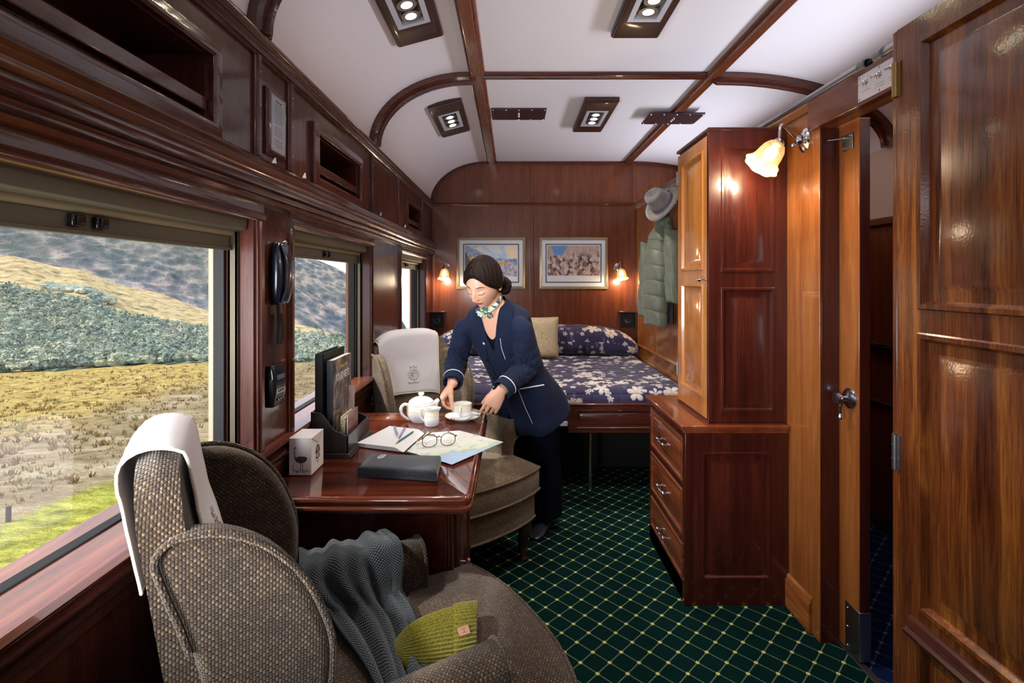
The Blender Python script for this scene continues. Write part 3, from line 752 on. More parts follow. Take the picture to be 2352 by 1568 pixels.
# ---- ceiling downlights
lamp_glow = mat('lit spot bulb', (1, 1, 1, 1), .5, emit=(1, .90, .62, 1), es=22)
refl = mat('bronze reflector', srgb(120, 104, 62), .22, .9)
silver_trim = mat('silver trim', srgb(200, 206, 220), .35, .3)
fix_wood = wood('dark lamp surround', dark=srgb(34, 16, 12), mid=srgb(54, 28, 22), light=srgb(66, 36, 28), axis='Y', rough=.4, coat=.25, ribbon=-.5)
def downlight(x, yc, label, power=19):
    x0, x1 = (x-.107, x+.107)
    z0 = roof(x); tilt = math.atan2(roof(x0)-roof(x1), .214) if x < -.3 else 0
    r = thing('ceiling_downlight', label, 'ceiling light', (x, yc, z0-.004), group='recessed spotlight units on the ceiling')
    r.rotation_euler = (0, tilt, 0)
    if tilt: r.location.z += .006
    R = Matrix.Rotation(PI, 4, 'X')   # plane facing down
    M = R @ Matrix.Translation((-.107, -.315, 0))
    mb = MB(); mb.rects(M, .214, .63, [(0, -.03 if tilt else -.002), (0, .022), (.005, .024), (.007, .030), (.012, .032)], cap=False)
    # frame face with a hole
    o_ = [M @ V(p) for p in ((.012, .012, .032), (.202, .012, .032), (.202, .618, .032), (.012, .618, .032))]
    i_ = [M @ V(p) for p in ((.037, .155, .032), (.177, .155, .032), (.177, .475, .032), (.037, .475, .032))]
    a = [mb.bm.verts.new(p) for p in o_]; b = [mb.bm.verts.new(p) for p in i_]
    for j in range(4): mb._f([a[j], a[(j+1) % 4], b[(j+1) % 4], b[j]])
    mb.build('wood_surround', fix_wood, r, weld=True)
    M2 = R @ Matrix.Translation((-.070, -.160, 0))
    mb = MB(); mb.rects(M2, .140, .320, [(0, .030), (0, .034), (.022, .034), (.022, .008)], cap=False); mb.build('silver_trim', silver_trim, r)
    mb = MB(); mb.box((-.050, -.140, -.010), (.050, .140, -.006)); mb.build('reflector_box', refl, r)
    for q in (-.083, 0, .083):
        mb = MB(); mb.lathe([(.040, -.034), (.0385, -.031), (.036, -.018), (.032, -.012)], 28, Matrix.Translation((0, q, 0)))
        sp = mb.build('spot_ring', steel, r)
        mb = MB(); mb.lathe([(.026, -.0265), (.026, -.0330), (.020, -.0350), (.010, -.0362)], 20, Matrix.Translation((0, q, 0)))
        mb.build('bulb', lamp_glow, sp)
        l = lamp('SPOT', 'spot_lamp', (0, q, -.046), power, (1, .92, .80), spot_size=math.radians(112), spot_blend=.9, shadow_soft_size=.03); l.parent = r
for x, y, lab in ((-.42, 1.955, 'three-spot ceiling light nearest the camera on the curved side of the ceiling'),
                  (.555, 1.955, 'ceiling light cut by the top edge, right of centre, nearest the camera'),
                  (-.42, 3.395, 'small tilted ceiling light over the woman, on the curved side of the ceiling'),
                  (.555, 3.395, 'far ceiling light between the two dark vent plates')):
    downlight(x, y, lab)
# ---- vent plates
vent_m = mat('oxblood vent plate', srgb(54, 18, 26), .45, coat=.3)
for x, lab, zz in ((.045, 'dark red perforated vent plate on the ceiling between the two beams', .0), (1.085, 'dark red vent plate screwed across the right-hand ceiling beam', .030)):
    r = thing('ceiling_vent', lab, 'vent', (x, 3.39, ZS+.39-zz), group='dark vent plates on the ceiling')
    mb = MB(); mb.box((-.182, -.11, -.010), (.182, .11, .001)); mb.build('plate', vent_m, r, bevel=.002)
    mb = MB()
    for a in range(15):
        for b in range(7):
            mb.cyl((-.154+a*.022, -.078+b*.026, -.0112), (-.154+a*.022, -.078+b*.026, -.0095), .0045, 8)
    mb.build('perforations', mat('vent hole', srgb(24, 8, 12), .8), r)
    for a in (-.17, -.085, 0, .085, .17):
        for b in (-.098, .098): mb = MB(); mb.ball((a, b, -.011), .005, seg=8, rings=6); mb.build('screw', chrome, r)
    for b in (-.03, .0, .03): mb = MB(); mb.ball((0, b, -.012), .008, seg=10, rings=6); mb.build('screw', chrome, r)

# ---- sconces
shade_m = bpy.data.materials.new('lit frosted glass shade'); shade_m.use_nodes = True
n, I = nodes(shade_m); pat = n.vor(n.coord('Object'), 90)
n.put(I['Base Color'], n.ramp(pat, [(.2, srgb(255, 240, 205)), (.6, srgb(226, 200, 150))]))
I['Roughness'].default_value = .35; I['Transmission Weight'].default_value = .85; I['IOR'].default_value = 1.15
I['Emission Color'].default_value = (1, .84, .58, 1); I['Emission Strength'].default_value = .07
n.put(I['Normal'], n.bump(pat, .5, .002))
bulb_m = mat('lit bulb', (1, 1, 1, 1), .5, emit=(1, .88, .62, 1), es=7)
def sconce(label, base, out, drop, scale, power, group=None, lean=(0, 0, 0)):
    """base on the wall, out = unit vector off the wall, shade tips over away from the wall"""
    r = thing('wall_lamp', label, 'wall lamp', base, group=group); s = scale; out = V(out)
    Mw = rot_to(out)
    mb = MB(); mb.lathe([(.036*s, 0), (.036*s, .004*s), (.030*s, .010*s), (.016*s, .016*s), (.014*s, .028*s), (.008*s, .036*s)], 28, Mw @ Matrix.Diagonal((1, 1.25, 1, 1)))
    mb.build('wall_plate', chrome, r)
    a = V((0, 0, 0))+out*.03*s; side = V(lean)
    end = out*.104*s + V((0, 0, -.012*s)) + side*s
    pts = spline([a, out*.05*s+V((0, 0, .020*s))+side*.2*s, out*.085*s+V((0, 0, .052*s))+side*.5*s, out*.098*s+V((0, 0, .040*s))+side*.85*s, end], 8)
    mb = MB(); mb.tube(pts, .0058*s, 12); mb.ball(out*.045*s+V((0, 0, -.02*s)), .008*s, seg=12, rings=8); mb.cyl(out*.03*s+V((0,0,-.02*s)), out*.05*s+V((0,0,-.02*s)), .005*s, 10)
    mb.build('arm', chrome, r)
    ax = (V((0, 0, -1)) + out*drop + side*6.0).normalized(); Ms = rot_to(ax); Ms.translation = end
    mb = MB(); mb.lathe([(.0, -.006*s), (.018*s, -.004*s), (.022*s, .004*s), (.022*s, .016*s), (.019*s, .020*s)], 24, Ms); mb.build('socket', chrome, r)
    prof_ = [(.020, .008), (.032, .016), (.041, .034), (.045, .056), (.047, .078), (.053, .096), (.064, .110)]
    mb = MB(); outer = [(a_*s, b_*s) for a_, b_ in prof_]; inner = [((a_-.0025)*s, (b_+.0005)*s) for a_, b_ in prof_[::-1]]
    mb.lathe(outer+inner, 48, Ms, wave=lambda i, t: (.045*math.cos(8*t) if abs(i-6.5) < 1 else (.02*math.cos(8*t) if abs(i-6.5) < 2 else 0)))
    sh = mb.build('lamp_shade', shade_m, r)
    mb = MB(); bc = end+ax*.055*s; mb.ball(bc, (.022*s, .022*s, .030*s), Ms, 16, 12); mb.build('bulb', bulb_m, r)
    l = lamp('POINT', 'bulb_light', bc+ax*.075*s, power, (1, .78, .52), shadow_soft_size=.03); l.parent = r
    return r
bz = YB-.002
sconce('small glowing glass wall lamp left of the framed landscape picture', (at(1026, 614, bz)), (0, -1, 0), .28, .94, 6, lean=(-.006, 0, 0))
sconce('small glowing glass wall lamp right of the framed crowd picture', (at(1418, 614, bz)), (0, -1, 0), .28, .94, 6, lean=(.012, 0, 0))
sconce('large frosted bell wall lamp on a chrome arm beside the tall cupboard', (XR-.001, 2.03, 1.965), (-1, 0, 0), .80, 1.10, 7, lean=(0, -.014, 0))

# ---- pictures
gold_frame = mat('silver gilt frame', srgb(176, 160, 128), .35, .6)
mount = mat('picture mount', srgb(226, 228, 236), .6)
dark_line = mat('grey mount line', srgb(72, 78, 84), .5)
def print_a():
    m = mat('landscape print', rough=.35); n, I = nodes(m); u, v, _ = n.sep(n.coord('UV')); co = n.comb(u, n.m('MULTIPLY', v, .7), 0)
    nz = n.noise(co, 5, 6, .65, .5); nb = n.noise(co, 16, 6, .7)
    sky_ = n.ramp(n.noise(n.mapv(co, (1, 1, 1), rot=(0, 0, .6)), 3.2, 5, .6, .8), [(.36, srgb(150, 190, 232)), (.5, srgb(206, 222, 240)), (.6, srgb(246, 226, 196)), (.72, srgb(250, 214, 150))])
    hill = n.ramp(nb, [(.35, srgb(72, 96, 150)), (.52, srgb(150, 166, 204)), (.65, srgb(206, 206, 226))])
    gold = n.ramp(nb, [(.4, srgb(196, 140, 60)), (.55, srgb(240, 200, 96)), (.7, srgb(250, 232, 180))])
    fore = n.ramp(nb, [(.36, srgb(98, 108, 140)), (.5, srgb(176, 172, 190)), (.66, srgb(232, 222, 220))])
    ridge = n.m('ADD', n.m('SUBTRACT', .98, n.m('MULTIPLY', u, .75)), n.m('MULTIPLY', nz, .10))
    ridge = n.m('MAXIMUM', ridge, n.m('ADD', .55, n.m('MULTIPLY', nz, .16)))
    c = n.mix(n.m('LESS_THAN', v, ridge), sky_, hill)
    g1 = n.m('ADD', n.m('SUBTRACT', .74, n.m('MULTIPLY', u, .28)), n.m('MULTIPLY', n.m('SUBTRACT', nz, .5), .25))
    c = n.mix(n.m('LESS_THAN', v, g1), c, gold)
    g2 = n.m('ADD', n.m('SUBTRACT', .50, n.m('MULTIPLY', u, .04)), n.m('MULTIPLY', n.m('SUBTRACT', nz, .5), .3))
    c = n.mix(n.m('LESS_THAN', v, g2), c, fore)
    tree = n.m('LESS_THAN', n.m('ADD', u, n.m('MULTIPLY', nb, .16)), n.m('SUBTRACT', .20, n.m('MULTIPLY', n.m('ABSOLUTE', n.m('SUBTRACT', v, .5)), .3)))
    c = n.mix(tree, c, srgb(44, 56, 84)); c = n.mix(n.m('LESS_THAN', v, .13), c, srgb(232, 232, 240)); n.put(I['Base Color'], c); return m
def print_b():
    m = mat('crowd print', rough=.35); n, I = nodes(m); u, v, _ = n.sep(n.coord('UV')); co = n.comb(u, n.m('MULTIPLY', v, .7), 0)
    nz = n.noise(co, 4, 3, .6); fg = n.vor(n.mapv(co, (1, .7, 1)), 22, out='Color'); fz = n.sep(fg); nb = n.noise(co, 24, 5, .75)
    c = n.ramp(n.m('ADD', n.m('MULTIPLY', fz[0], .55), n.m('MULTIPLY', nb, .45)), [(.25, srgb(84, 64, 76)), (.40, srgb(150, 118, 110)), (.52, srgb(190, 160, 140)), (.66, srgb(226, 206, 190)), (.8, srgb(150, 160, 186))])
    c = n.mix(n.ramp(n.m('ADD', v, n.m('MULTIPLY', nz, .3)), [(.80, (0,0,0)), (.95, (.75,)*3)]), c, srgb(196, 172, 160))
    sk = n.m('MULTIPLY', n.m('GREATER_THAN', v, n.m('ADD', .62, n.m('MULTIPLY', nz, .2))), n.m('LESS_THAN', n.m('ABSOLUTE', n.m('SUBTRACT', u, n.m('ADD', .10, n.m('MULTIPLY', v, .14)))), n.m('MULTIPLY', n.m('SUBTRACT', v, .45), .28)))
    c = n.mix(sk, c, srgb(104, 148, 206)); c = n.mix(n.m('LESS_THAN', v, .15), c, srgb(230, 226, 232)); n.put(I['Base Color'], c); return m
def picture(label, px0, px1, py0, py1, pm):
    a = at(px0, py1, YB-.002); b = at(px1, py0, YB-.002); W, H = b.x-a.x, b.z-a.z
    r = thing('framed_picture', label, 'picture', a)
    M = frame((0, 0, 0), (1, 0, 0), (0, 0, 1), (0, -1, 0))
    mb = MB(); mb.rects(M, W, H, [(0, 0), (0, .016), (.004, .022), (.010, .024), (.016, .018), (.022, .020), (.028, .012)], cap=False); mb.build('frame', gold_frame, r)
    mb = MB(); mb.box((.020, -.010, .020), (W-.020, -.002, H-.020)); mt = mb.build('mount', mount, r)
    mb = MB(); mb.rects(M, W, H, [(.062, .010), (.062, .0115), (.072, .0115), (.072, .010)], cap=False); mb.build('mount_line', dark_line, mt)
    mb = MB(); i_ = .080
    mb.grid(lambda u, v: (lerp(i_, W-i_, u), -.0108, lerp(i_, H-i_, v)), 1, 1, uv=lambda u, v: (u, v)); mb.build('print', pm, mt, smooth=False)
    mb = MB(); mb.box((.022, -.0135, .022), (W-.022, -.0128, H-.022)); mb.build('glazing', glass, r)
picture('framed watercolour of blue hills and yellow fields behind the woman\'s head', 1049, 1207, 545, 664, print_a())
picture('framed print of a brown street crowd under blue sky above the bed', 1238, 1396, 545, 664, print_b())
# ---- loudspeaker shelves on the back wall
for px, lab in ((1004, 'black speaker under a small wood shelf on the back wall near the far window'), (1440, 'black speaker under a small wood shelf below the right wall lamp')):
    c = at(px, 732, YB-.002); r = thing('wall_speaker', lab, 'speaker', c)
    mb = MB(); mb.box((-.092, -.085, .062), (.092, 0, .078)); mb.build('shelf', wood_left_x, r, bevel=.004)
    mb = MB(); M = frame((-.062, 0, -.075), (1, 0, 0), (0, 0, 1), (0, -1, 0)); mb.rects(M, .124, .137, [(0, 0), (0, .045), (.006, .050), (.010, .050), (.012, .046)]); mb.build('housing', black_matt, r)
    mb = MB(); mb.lathe([(.040, .046), (.040, .050), (.036, .050), (.034, .047), (.014, .046), (.010, .050), (0.002, .051)], 28, frame((0, 0, -.006), (1, 0, 0), (0, 0, 1), (0, -1, 0))); mb.build('speaker_cone', black_gloss, r)

# ---- tall cupboard standing on the chest of drawers
WX, WY0, WY1, WZ0, WZ1 = .851, 2.165, 2.575, .782, 2.048
r = thing('tall_cupboard', 'tall mahogany cupboard with raised panels standing on the chest of drawers', 'cupboard', (WX, WY0, WZ0))
H = WZ1-WZ0; W = XR-WX-.002; D = WY1-WY0
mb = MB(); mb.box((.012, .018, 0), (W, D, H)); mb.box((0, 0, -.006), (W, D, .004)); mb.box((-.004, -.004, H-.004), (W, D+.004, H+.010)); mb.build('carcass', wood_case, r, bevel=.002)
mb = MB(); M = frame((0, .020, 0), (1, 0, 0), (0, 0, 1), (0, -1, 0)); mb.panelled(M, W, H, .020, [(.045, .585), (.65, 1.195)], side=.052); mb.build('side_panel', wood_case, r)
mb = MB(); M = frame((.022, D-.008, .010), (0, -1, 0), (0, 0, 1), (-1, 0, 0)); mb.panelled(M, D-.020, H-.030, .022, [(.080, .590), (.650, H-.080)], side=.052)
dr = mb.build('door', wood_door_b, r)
mb = MB(); mb.lathe([(.010, 0), (.005, .004), (.005, .014), (.011, .020), (.013, .026), (.009, .032), (0.001, .034)], 20, frame((0, .040, .620), (0, 1, 0), (0, 0, 1), (-1, 0, 0))); mb.build('knob', chrome, dr)
for z in (.16, H-.13):
    mb = MB(); mb.box((-.003, D-.014, z-.035), (.003, D+.004, z+.035)); mb.cyl((-.003, D-.002, z-.035), (-.003, D-.002, z+.035), .004, 10); mb.build('hinge', steel, dr)

# ---- chest of drawers
CX, CY0, CY1, CZ = .74, 2.15, 2.71, .762
r = thing('chest_of_drawers', 'low mahogany chest with three panelled drawers beside the right wall', 'chest of drawers', (CX, CY0, 0))
W = XR-CX-.002; D = CY1-CY0
mb = MB(); mb.box((.022, .022, .0), (W, D, CZ-.022)); mb.box((.004, .004, 0), (W, D, .085)); mb.build('carcass', wood_case, r, bevel=.003)
mb = MB(); mb.box((-.018, -.014, CZ-.004), (W+.0, D+.005, CZ+.014)); mb.box((-.010, -.008, CZ-.012), (W, D+.002, CZ-.004)); mb.box((-.004, -.003, CZ-.022), (W, D, CZ-.012))
mb.build('top', wood('cupboard ledge mahogany', dark=srgb(70, 28, 18), mid=srgb(116, 52, 28), light=srgb(146, 76, 38), axis='Y', rough=.2, coat=.9, ribbon=-.5), r, bevel=.005, seg=3)
mb = MB(); M = frame((.0, .024, 0), (1, 0, 0), (0, 0, 1), (0, -1, 0)); mb.panelled(M, W, CZ-.022, .022, [(.11, .66)], side=.075); mb.build('end_panel', wood_case, r)
mb = MB(); fx = .004
for y in (.0, D-.030): mb.box((fx, y, .0), (.030, y+.030, CZ-.022))
for z in (0, .255, .490, CZ-.045): mb.box((fx, .03, z), (.030, D-.03, z+(.085 if z == 0 else .022)))
mb.build('face_frame', wood_case, r, bevel=.002)
drawer_m = wood('drawer mahogany', dark=srgb(78, 34, 22), mid=srgb(120, 62, 36), light=srgb(150, 88, 50), axis='Y', rough=.3, coat=.6, ribbon=-.4)
for z0, z1 in ((.090, .250), (.282, .486), (.517, .710)):
    mb = MB(); M = frame((.022, D-.034, z0), (0, -1, 0), (0, 0, 1), (-1, 0, 0))
    mb.rects(M, D-.068, z1-z0, [(0, 0), (0, .016), (.004, .022), (.014, .022), (.018, .014), (.030, .012), (.042, .020)]); dw = mb.build('drawer', drawer_m, r)
    zc = (z0+z1)/2
    mb = MB()
    for y in (D/2-.045, D/2+.045):
        mb.lathe([(.009, 0), (.005, .003), (.004, .020)], 12, frame((.002, y, zc), (0, 1, 0), (0, 0, 1), (-1, 0, 0))); mb.ball((-.022, y, zc), .009, seg=12, rings=8)
    mb.tube(spline([(-.022, D/2-.06, zc), (-.026, D/2-.02, zc), (-.028, D/2, zc), (-.026, D/2+.02, zc), (-.022, D/2+.06, zc)], 5), [.0035]*8+[.0055]*5+[.0035]*8, 10); mb.build('pull_handle', chrome, dw)

# ---- sliding door in the partition
r = structure('door_1'); r.location = (1.262, 1.82, 0)
mb = MB(); mb.box((0, 0, .010), (.040, .62, 1.99)); mb.build('door_leaf', wood_right, r, bevel=.002)
mb = MB(); mb.box((.002, -.002, .012), (.038, .001, 1.985)); mb.build('leaf_edge', wood_case, r)
mb = MB(); mb.box((-.002, -.004, .012), (.042, .075, .190)); pl = mb.build('kick_plate', steel, r, bevel=.002)
for z in (.03, .10, .17): mb = MB(); mb.ball((-.002, .060, z), .004, seg=8, rings=6); mb.build('rivet', chrome, pl)
mb = MB(); mb.lathe([(.038, 0), (.038, .003), (.032, .008), (.012, .012), (.009, .020), (.009, .036), (.020, .040), (.023, .046), (.020, .054), (0.001, .056)], 28, frame((0, .050, .957), (0, 1, 0), (0, 0, 1), (-1, 0, 0)))
kn = mb.build('door_knob', mat('worn chrome', srgb(176, 180, 196), .22, 1), r)
mb = MB(); mb.tube(spline([(-.030, .050, .955), (-.034, .052, .915), (-.034, .052, .880)], 6), [.007]*6+[.006]*4+[.009]*3, 12); mb.build('lever', chrome, kn)
r2 = thing('hook_bracket', 'small steel catch plate at the top of the sliding door frame', 'bracket', (1.186, 1.880, 1.885))
r2.location = (1.260, 1.875, 1.915)
mb = MB(); mb.box((-.004, -.028, -.030), (0, .028, .030)); mb.build('plate', steel, r2, bevel=.001)
mb = MB(); mb.prism([(-.004, -.010, .012), (-.004, .020, .012), (-.060, .030, .012)], (0, 0, .003)); mb.build('catch', steel, r2)
for y in (-.018, .018):
    for z in (-.02, .02): mb = MB(); mb.ball((-.005, y, z), .004, seg=8, rings=6); mb.build('screw', chrome, r2)

# ---- big panelled door standing open, flat towards the camera
DX = 1.12
r = structure('door_2'); r.location = (DX+.040, 1.474, 0)
mb = MB(); M = frame((0, -.018, .012), (0, -1, 0), (0, 0, 1), (-1, 0, 0))
pf = [(0, .040), (0, .040), (.004, .046), (.016, .046), (.022, .036), (.026, .026), (.050, .026), (.072, .036)]
mb.panelled(M, .80, 2.112, .040, [(.085, .405), (.475, 1.243), (1.305, 2.052)], side=.074, prof=pf); mb.build('door_leaf', wood_door, r, angle=30)
mb = MB(); mb.box((-.040, -.017, .012), (.02, .0, 2.124)); mb.build('hinge_stile', wood_door, r, bevel=.003)
mb = MB(); mb.extr([(-.040, .405), (-.062, .412), (-.066, .424), (-.052, .432), (-.058, .442), (-.052, .456), (-.040, .462)], 'Y', -.765, -.070); mb.build('ledge_moulding', wood_left_h, r)
for z, mm_ in ((1.98, brass), (.90, steel)):
    mb = MB(); mb.cyl((-.046, -.018, z-.050), (-.046, -.018, z+.050), .0085, 14); mb.box((-.044, -.034, z-.050), (-.038, -.002, z+.050))
    for q in (-.018, .022): mb.cyl((-.046, -.018, z+q-.001), (-.046, -.018, z+q+.001), .0095, 14)
    mb.build('hinge', mm_, r)
# ---- switch plate
r = thing('switch_plate', 'white metal plate with three toggle switches above the doorway', 'switch', (1.1645, 1.50, 2.033))
r.location = (1.1645, 1.583, 2.036)
mb = MB(); mb.box((-.003, -.098, -.043), (0, .098, .043)); pl = mb.build('plate', mat('white enamel plate', srgb(214, 208, 216), .35), r, bevel=.001)
for y in (-.060, .0, .060):
    mb = MB(); mb.lathe([(.012, 0), (.012, .003), (.008, .005), (.007, .010), (.003, .012)], 18, frame((-.003, y, .012), (0, 1, 0), (0, 0, 1), (-1, 0, 0)))
    sw = mb.build('switch', chrome, pl); mb = MB(); mb.tube([(-.014, y, .012), (-.028, y+.002, .004)], [.0028, .0042], 10); mb.build('toggle', chrome, sw)
for y in (-.09, 0, .09):
    for z in (-.036, .036): mb = MB(); mb.ball((-.003, y, z), .0035, seg=8, rings=6); mb.build('screw', steel, pl)
faint = mat('faint engraving', srgb(150, 146, 156), .5)
for y, nl_ in ((.060, 1), (.0, 2), (-.060, 2)):
    mb = MB()
    for k_ in range(nl_):
        a = -.020
        while a < .018: l = rq.uniform(.004, .009); mb.box((-.0036, y+a, -.016-k_*.009), (-.003, y+a+l, -.014-k_*.009)); a += l+.003
    mb.build('engraving', faint, pl)
# ---- rail along the top of the partition
r = thing('curtain_rail', 'long steel rail running along the top of the right-hand partition', 'rail', (1.185, 2.6, 2.118))
o = r.location; yj = 1.640
for a, b in ((.9, yj-.034), (yj+.034, 4.76)):
    mb = MB(); mb.cyl((0, a-o.y, 0), (0, b-o.y, 0), .0165, 20); mb.build('rod', steel, r)
    q = b if b < 2 else a; s_ = -1 if b < 2 else 1
    mb = MB(); mb.lathe([(.021, -.016), (.023, -.016), (.023, .016), (.016, .016), (.016, -.016)], 24, frame((0, q-o.y+s_*.004, 0), (1, 0, 0), (0, 0, 1), (0, 1, 0))); mb.build('end_socket', mat('grey cast socket', srgb(140, 142, 146), .45, .7), r)
mb = MB(); mb.cyl((0, yj-.05-o.y, 0), (0, yj+.05-o.y, 0), .011, 12); mb.build('inner_tube', black_matt, r)
mb = MB(); mb.ball((.0, 4.765-o.y, 0), .020, seg=14, rings=10); mb.build('end_cap', chrome, r)
for y in (2.4, 3.6, 4.5):
    mb = MB(); mb.cyl((0.004, y-o.y, -.01), (.012, y-o.y, -.06), .006, 8); mb.build('bracket', chrome, r)
# ================================================================== CHAIRS AND TABLE
tweed_shaded = weave_mat('tweed upholstery', srgb(36, 27, 20), srgb(74, 56, 41), srgb(122, 99, 72), .0050)  # near chair's backlit shade is put into these darker tweed colours
tweed_lit = weave_mat('paler tweed upholstery', srgb(84, 70, 56), srgb(138, 118, 94), srgb(188, 168, 140), .0050)  # same tweed, window light put into the colours as paler tones
leg_m = mat('dark turned leg', srgb(58, 28, 20), .3, coat=.5)
CRZ = 1.085
BW = .235
def crown(y): return -.085*(abs(y)/BW)**4
def back_x(z): return -.215-(z-.45)*.17      # front face of the back cushion
def wing_chair(label, loc, deg, m, low=0):
    r = thing('wing_armchair', label, 'armchair', loc, math.radians(deg), 'tweed wing armchairs at the table')
    # back: slab following the lean, crowned top
    mb = MB(); ny, nz = 14, 12; th = .080
    def pt(u, v, side):
        y = lerp(-BW, BW, u); z = lerp(.30, CRZ+crown(y), v); bulge = .028*math.sin(PI*u)*math.sin(PI*min(1, v*1.15)) if side == 0 else 0
        x = back_x(z)+bulge if side == 0 else back_x(z)-th*lerp(1.0, .80, v)
        return V((x, y, z))
    rings = []
    for j in range(nz+1):
        v = j/nz
        ring = [pt(i/ny, v, 0) for i in range(ny+1)]+[pt(1-i/ny, v, 1) for i in range(ny+1)]
        rings.append(ring)
    last = rings[-1]; n2 = len(last)//2
    for k, dz in ((.5, .006), (.8, .009), (1.0, .0105)):
        rings.append([V((lerp(last[i].x, .5*(last[i].x+last[len(last)-1-i].x), k), last[i].y*(1-.03*k), last[i].z+dz)) for i in range(len(last))])
    mb.loft(rings, cap=False); o = mb.build('backrest', m, r, angle=60, weld=True); cube_uv(o)
    # rolled roll of piping on the top of the back
    # wings
    for s in (1, -1):
        prof_ = [(-.23, .40), (-.26, .60), (-.30, .80), (-.340, .925), (-.345, .965), (-.315, .988), (-.25, .982), (-.185, .945), (-.130, .88), (-.095, .80), (-.082, .74), (-.085, .66), (-.105, .60), (-.115, .40)]
        pp = []
        P = spline([(a, 0, b) for a, b in prof_]+[(prof_[0][0], 0, prof_[0][1])], 3)[:-1]
        def wy(x, z, t):
            k = sstep(-.36, -.08, x); flare = .030*k*sstep(.5, .85, z)
            return s*(.195+flare + t*(.058-.008*k))
        mb = MB(); mb.loft([[V((p.x, wy(p.x, p.z, 0), p.z)) for p in P], [V((p.x, wy(p.x, p.z, .5), p.z)) for p in P], [V((p.x, wy(p.x, p.z, 1), p.z)) for p in P]])
        o = mb.build('wing', m, r, bevel=.020, seg=4, angle=60); cube_uv(o)
        w_ = [V((p.x, wy(p.x, p.z, 1)+s*.001, p.z)) for p in P[6:-5]]
        mb = MB(); mb.tube([p + V((0, 0, 0)) for p in w_], .0062, 8); q = mb.build('wing_piping', m, o); cube_uv(q)
    # arms: scroll section carried forward
    for s in (1, -1):
        sec = [(.205, .20), (.262, .20), (.264, .46), (.274, .54), (.302, .565), (.316, .600), (.304, .640), (.268, .660), (.228, .655), (.204, .628), (.200, .58), (.200, .46)]
        S = spline([(a, b, 0) for a, b in sec]+[(sec[0][0], sec[0][1], 0)], 3)[:-1]
        rings = []
        for k in range(9):
            t = k/8; x = lerp(-.24, .262, t); g = 1+.10*math.sin(PI*t)*0; sc_ = lerp(.86, 1.04, t); dz = lerp(-.010, .0, t)
            rings.append([V((x, s*(.24+(p.x-.24)*sc_), p.y+((dz-low) if p.y > .45 else 0))) for p in S])
        rings.append([V((.274, s*(.24+(p.x-.24)*.90), .43+(p.y-.43)*.96-(low if p.y > .45 else 0))) for p in S])
        mb = MB(); mb.loft(rings); o = mb.build('arm', m, r, angle=50); cube_uv(o)
        edge = [V((.267, s*(.24+(p.x-.24)*1.05), p.y-(low if p.y > .45 else 0))) for p in S[3:-1]]
        mb = MB(); mb.tube(edge, .0058, 8); q = mb.build('arm_piping', m, o); cube_uv(q)
    # seat rail, following the bowed front
    def bow(y): return .490-.055*(abs(y)/.30)**2.4
    def plan(x0, hw, ext, inner=.200, n=12):
        """T-shaped plan: narrow between the arms, ears in front of them"""
        pts = [(x0, -inner), (.280, -inner), (.292, -hw)]
        pts += [(bow(lerp(-hw, hw, i/n))+ext, lerp(-hw, hw, i/n)) for i in range(n+1)]
        pts += [(.292, hw), (.280, inner), (x0, inner)]
        return pts
    def slab(z0, z1, hw, ext, puff, name, bev, x0=-.26):
        base = plan(x0, hw, ext); cx, cy = .05, 0; rings = []
        lv = [(0, z0, .985), (0, z0+.012, 1.0), (0, z1-.020, 1.0), (0, z1-.004, .985)]
        for _, z, k in lv: rings.append([V((cx+(a-cx)*k, cy+(b-cy)*k, z)) for a, b in base])
        for k, dz in ((.90, puff*.55), (.70, puff*.9), (.40, puff*1.0), (.1, puff)): rings.append([V((cx+(a-cx)*k, cy+(b-cy)*k, z1-.004+dz)) for a, b in base])
        mb = MB(); mb.loft(rings); o = mb.build(name, m, r, bevel=bev, seg=3, angle=50); cube_uv(o)
        for z in (z1-.012, z0+.010):
            mb = MB(); mb.tube([V((cx+(a-cx)*1.003, (b-cy)*1.003, z)) for a, b in base[2:-2]], .0062, 8); q = mb.build('cushion_piping' if name == 'seat_cushion' else 'rail_piping', m, o); cube_uv(q)
    slab(.345, .472, .290, .012, .026, 'seat_cushion', .010)
    slab(.205, .340, .275, -.012, 0, 'seat_rail', .008)
    mb = MB(); mb.box((-.30, -.22, .22), (-.20, .22, .42)); cube_uv(mb.build('back_rail', m, r, bevel=.015, seg=3))
    for x, y, k in ((.39, .225, 1), (.39, -.225, 1), (-.24, .19, -1), (-.24, -.19, -1)):
        mb = MB()
        if k > 0: mb.tube(spline([(x, y, .23), (x+.018, y*1.03, .16), (x+.002, y, .08), (x+.008, y, .02), (x+.016, y*1.01, .0)], 5), [.032]*4+[.034]*3+[.028]*3+[.020]*4+[.016]*3+[.020]*2+[.024]*2, 14)
        else: mb.tube([(x, y, .25), (x-.05, y*1.02, 0)], [.022, .017], 12)
        mb.build('leg', leg_m, r)
    return r
C1 = wing_chair('nearest tweed armchair at bottom left, holding a grey scarf and green beanie', (-.385, 1.175, 0), 30, tweed_shaded, .05)
C2 = wing_chair('tweed armchair behind the table, turned towards the camera with a white cloth', (-.375, 2.670, 0), -50, tweed_lit)
C1.location.x += 0

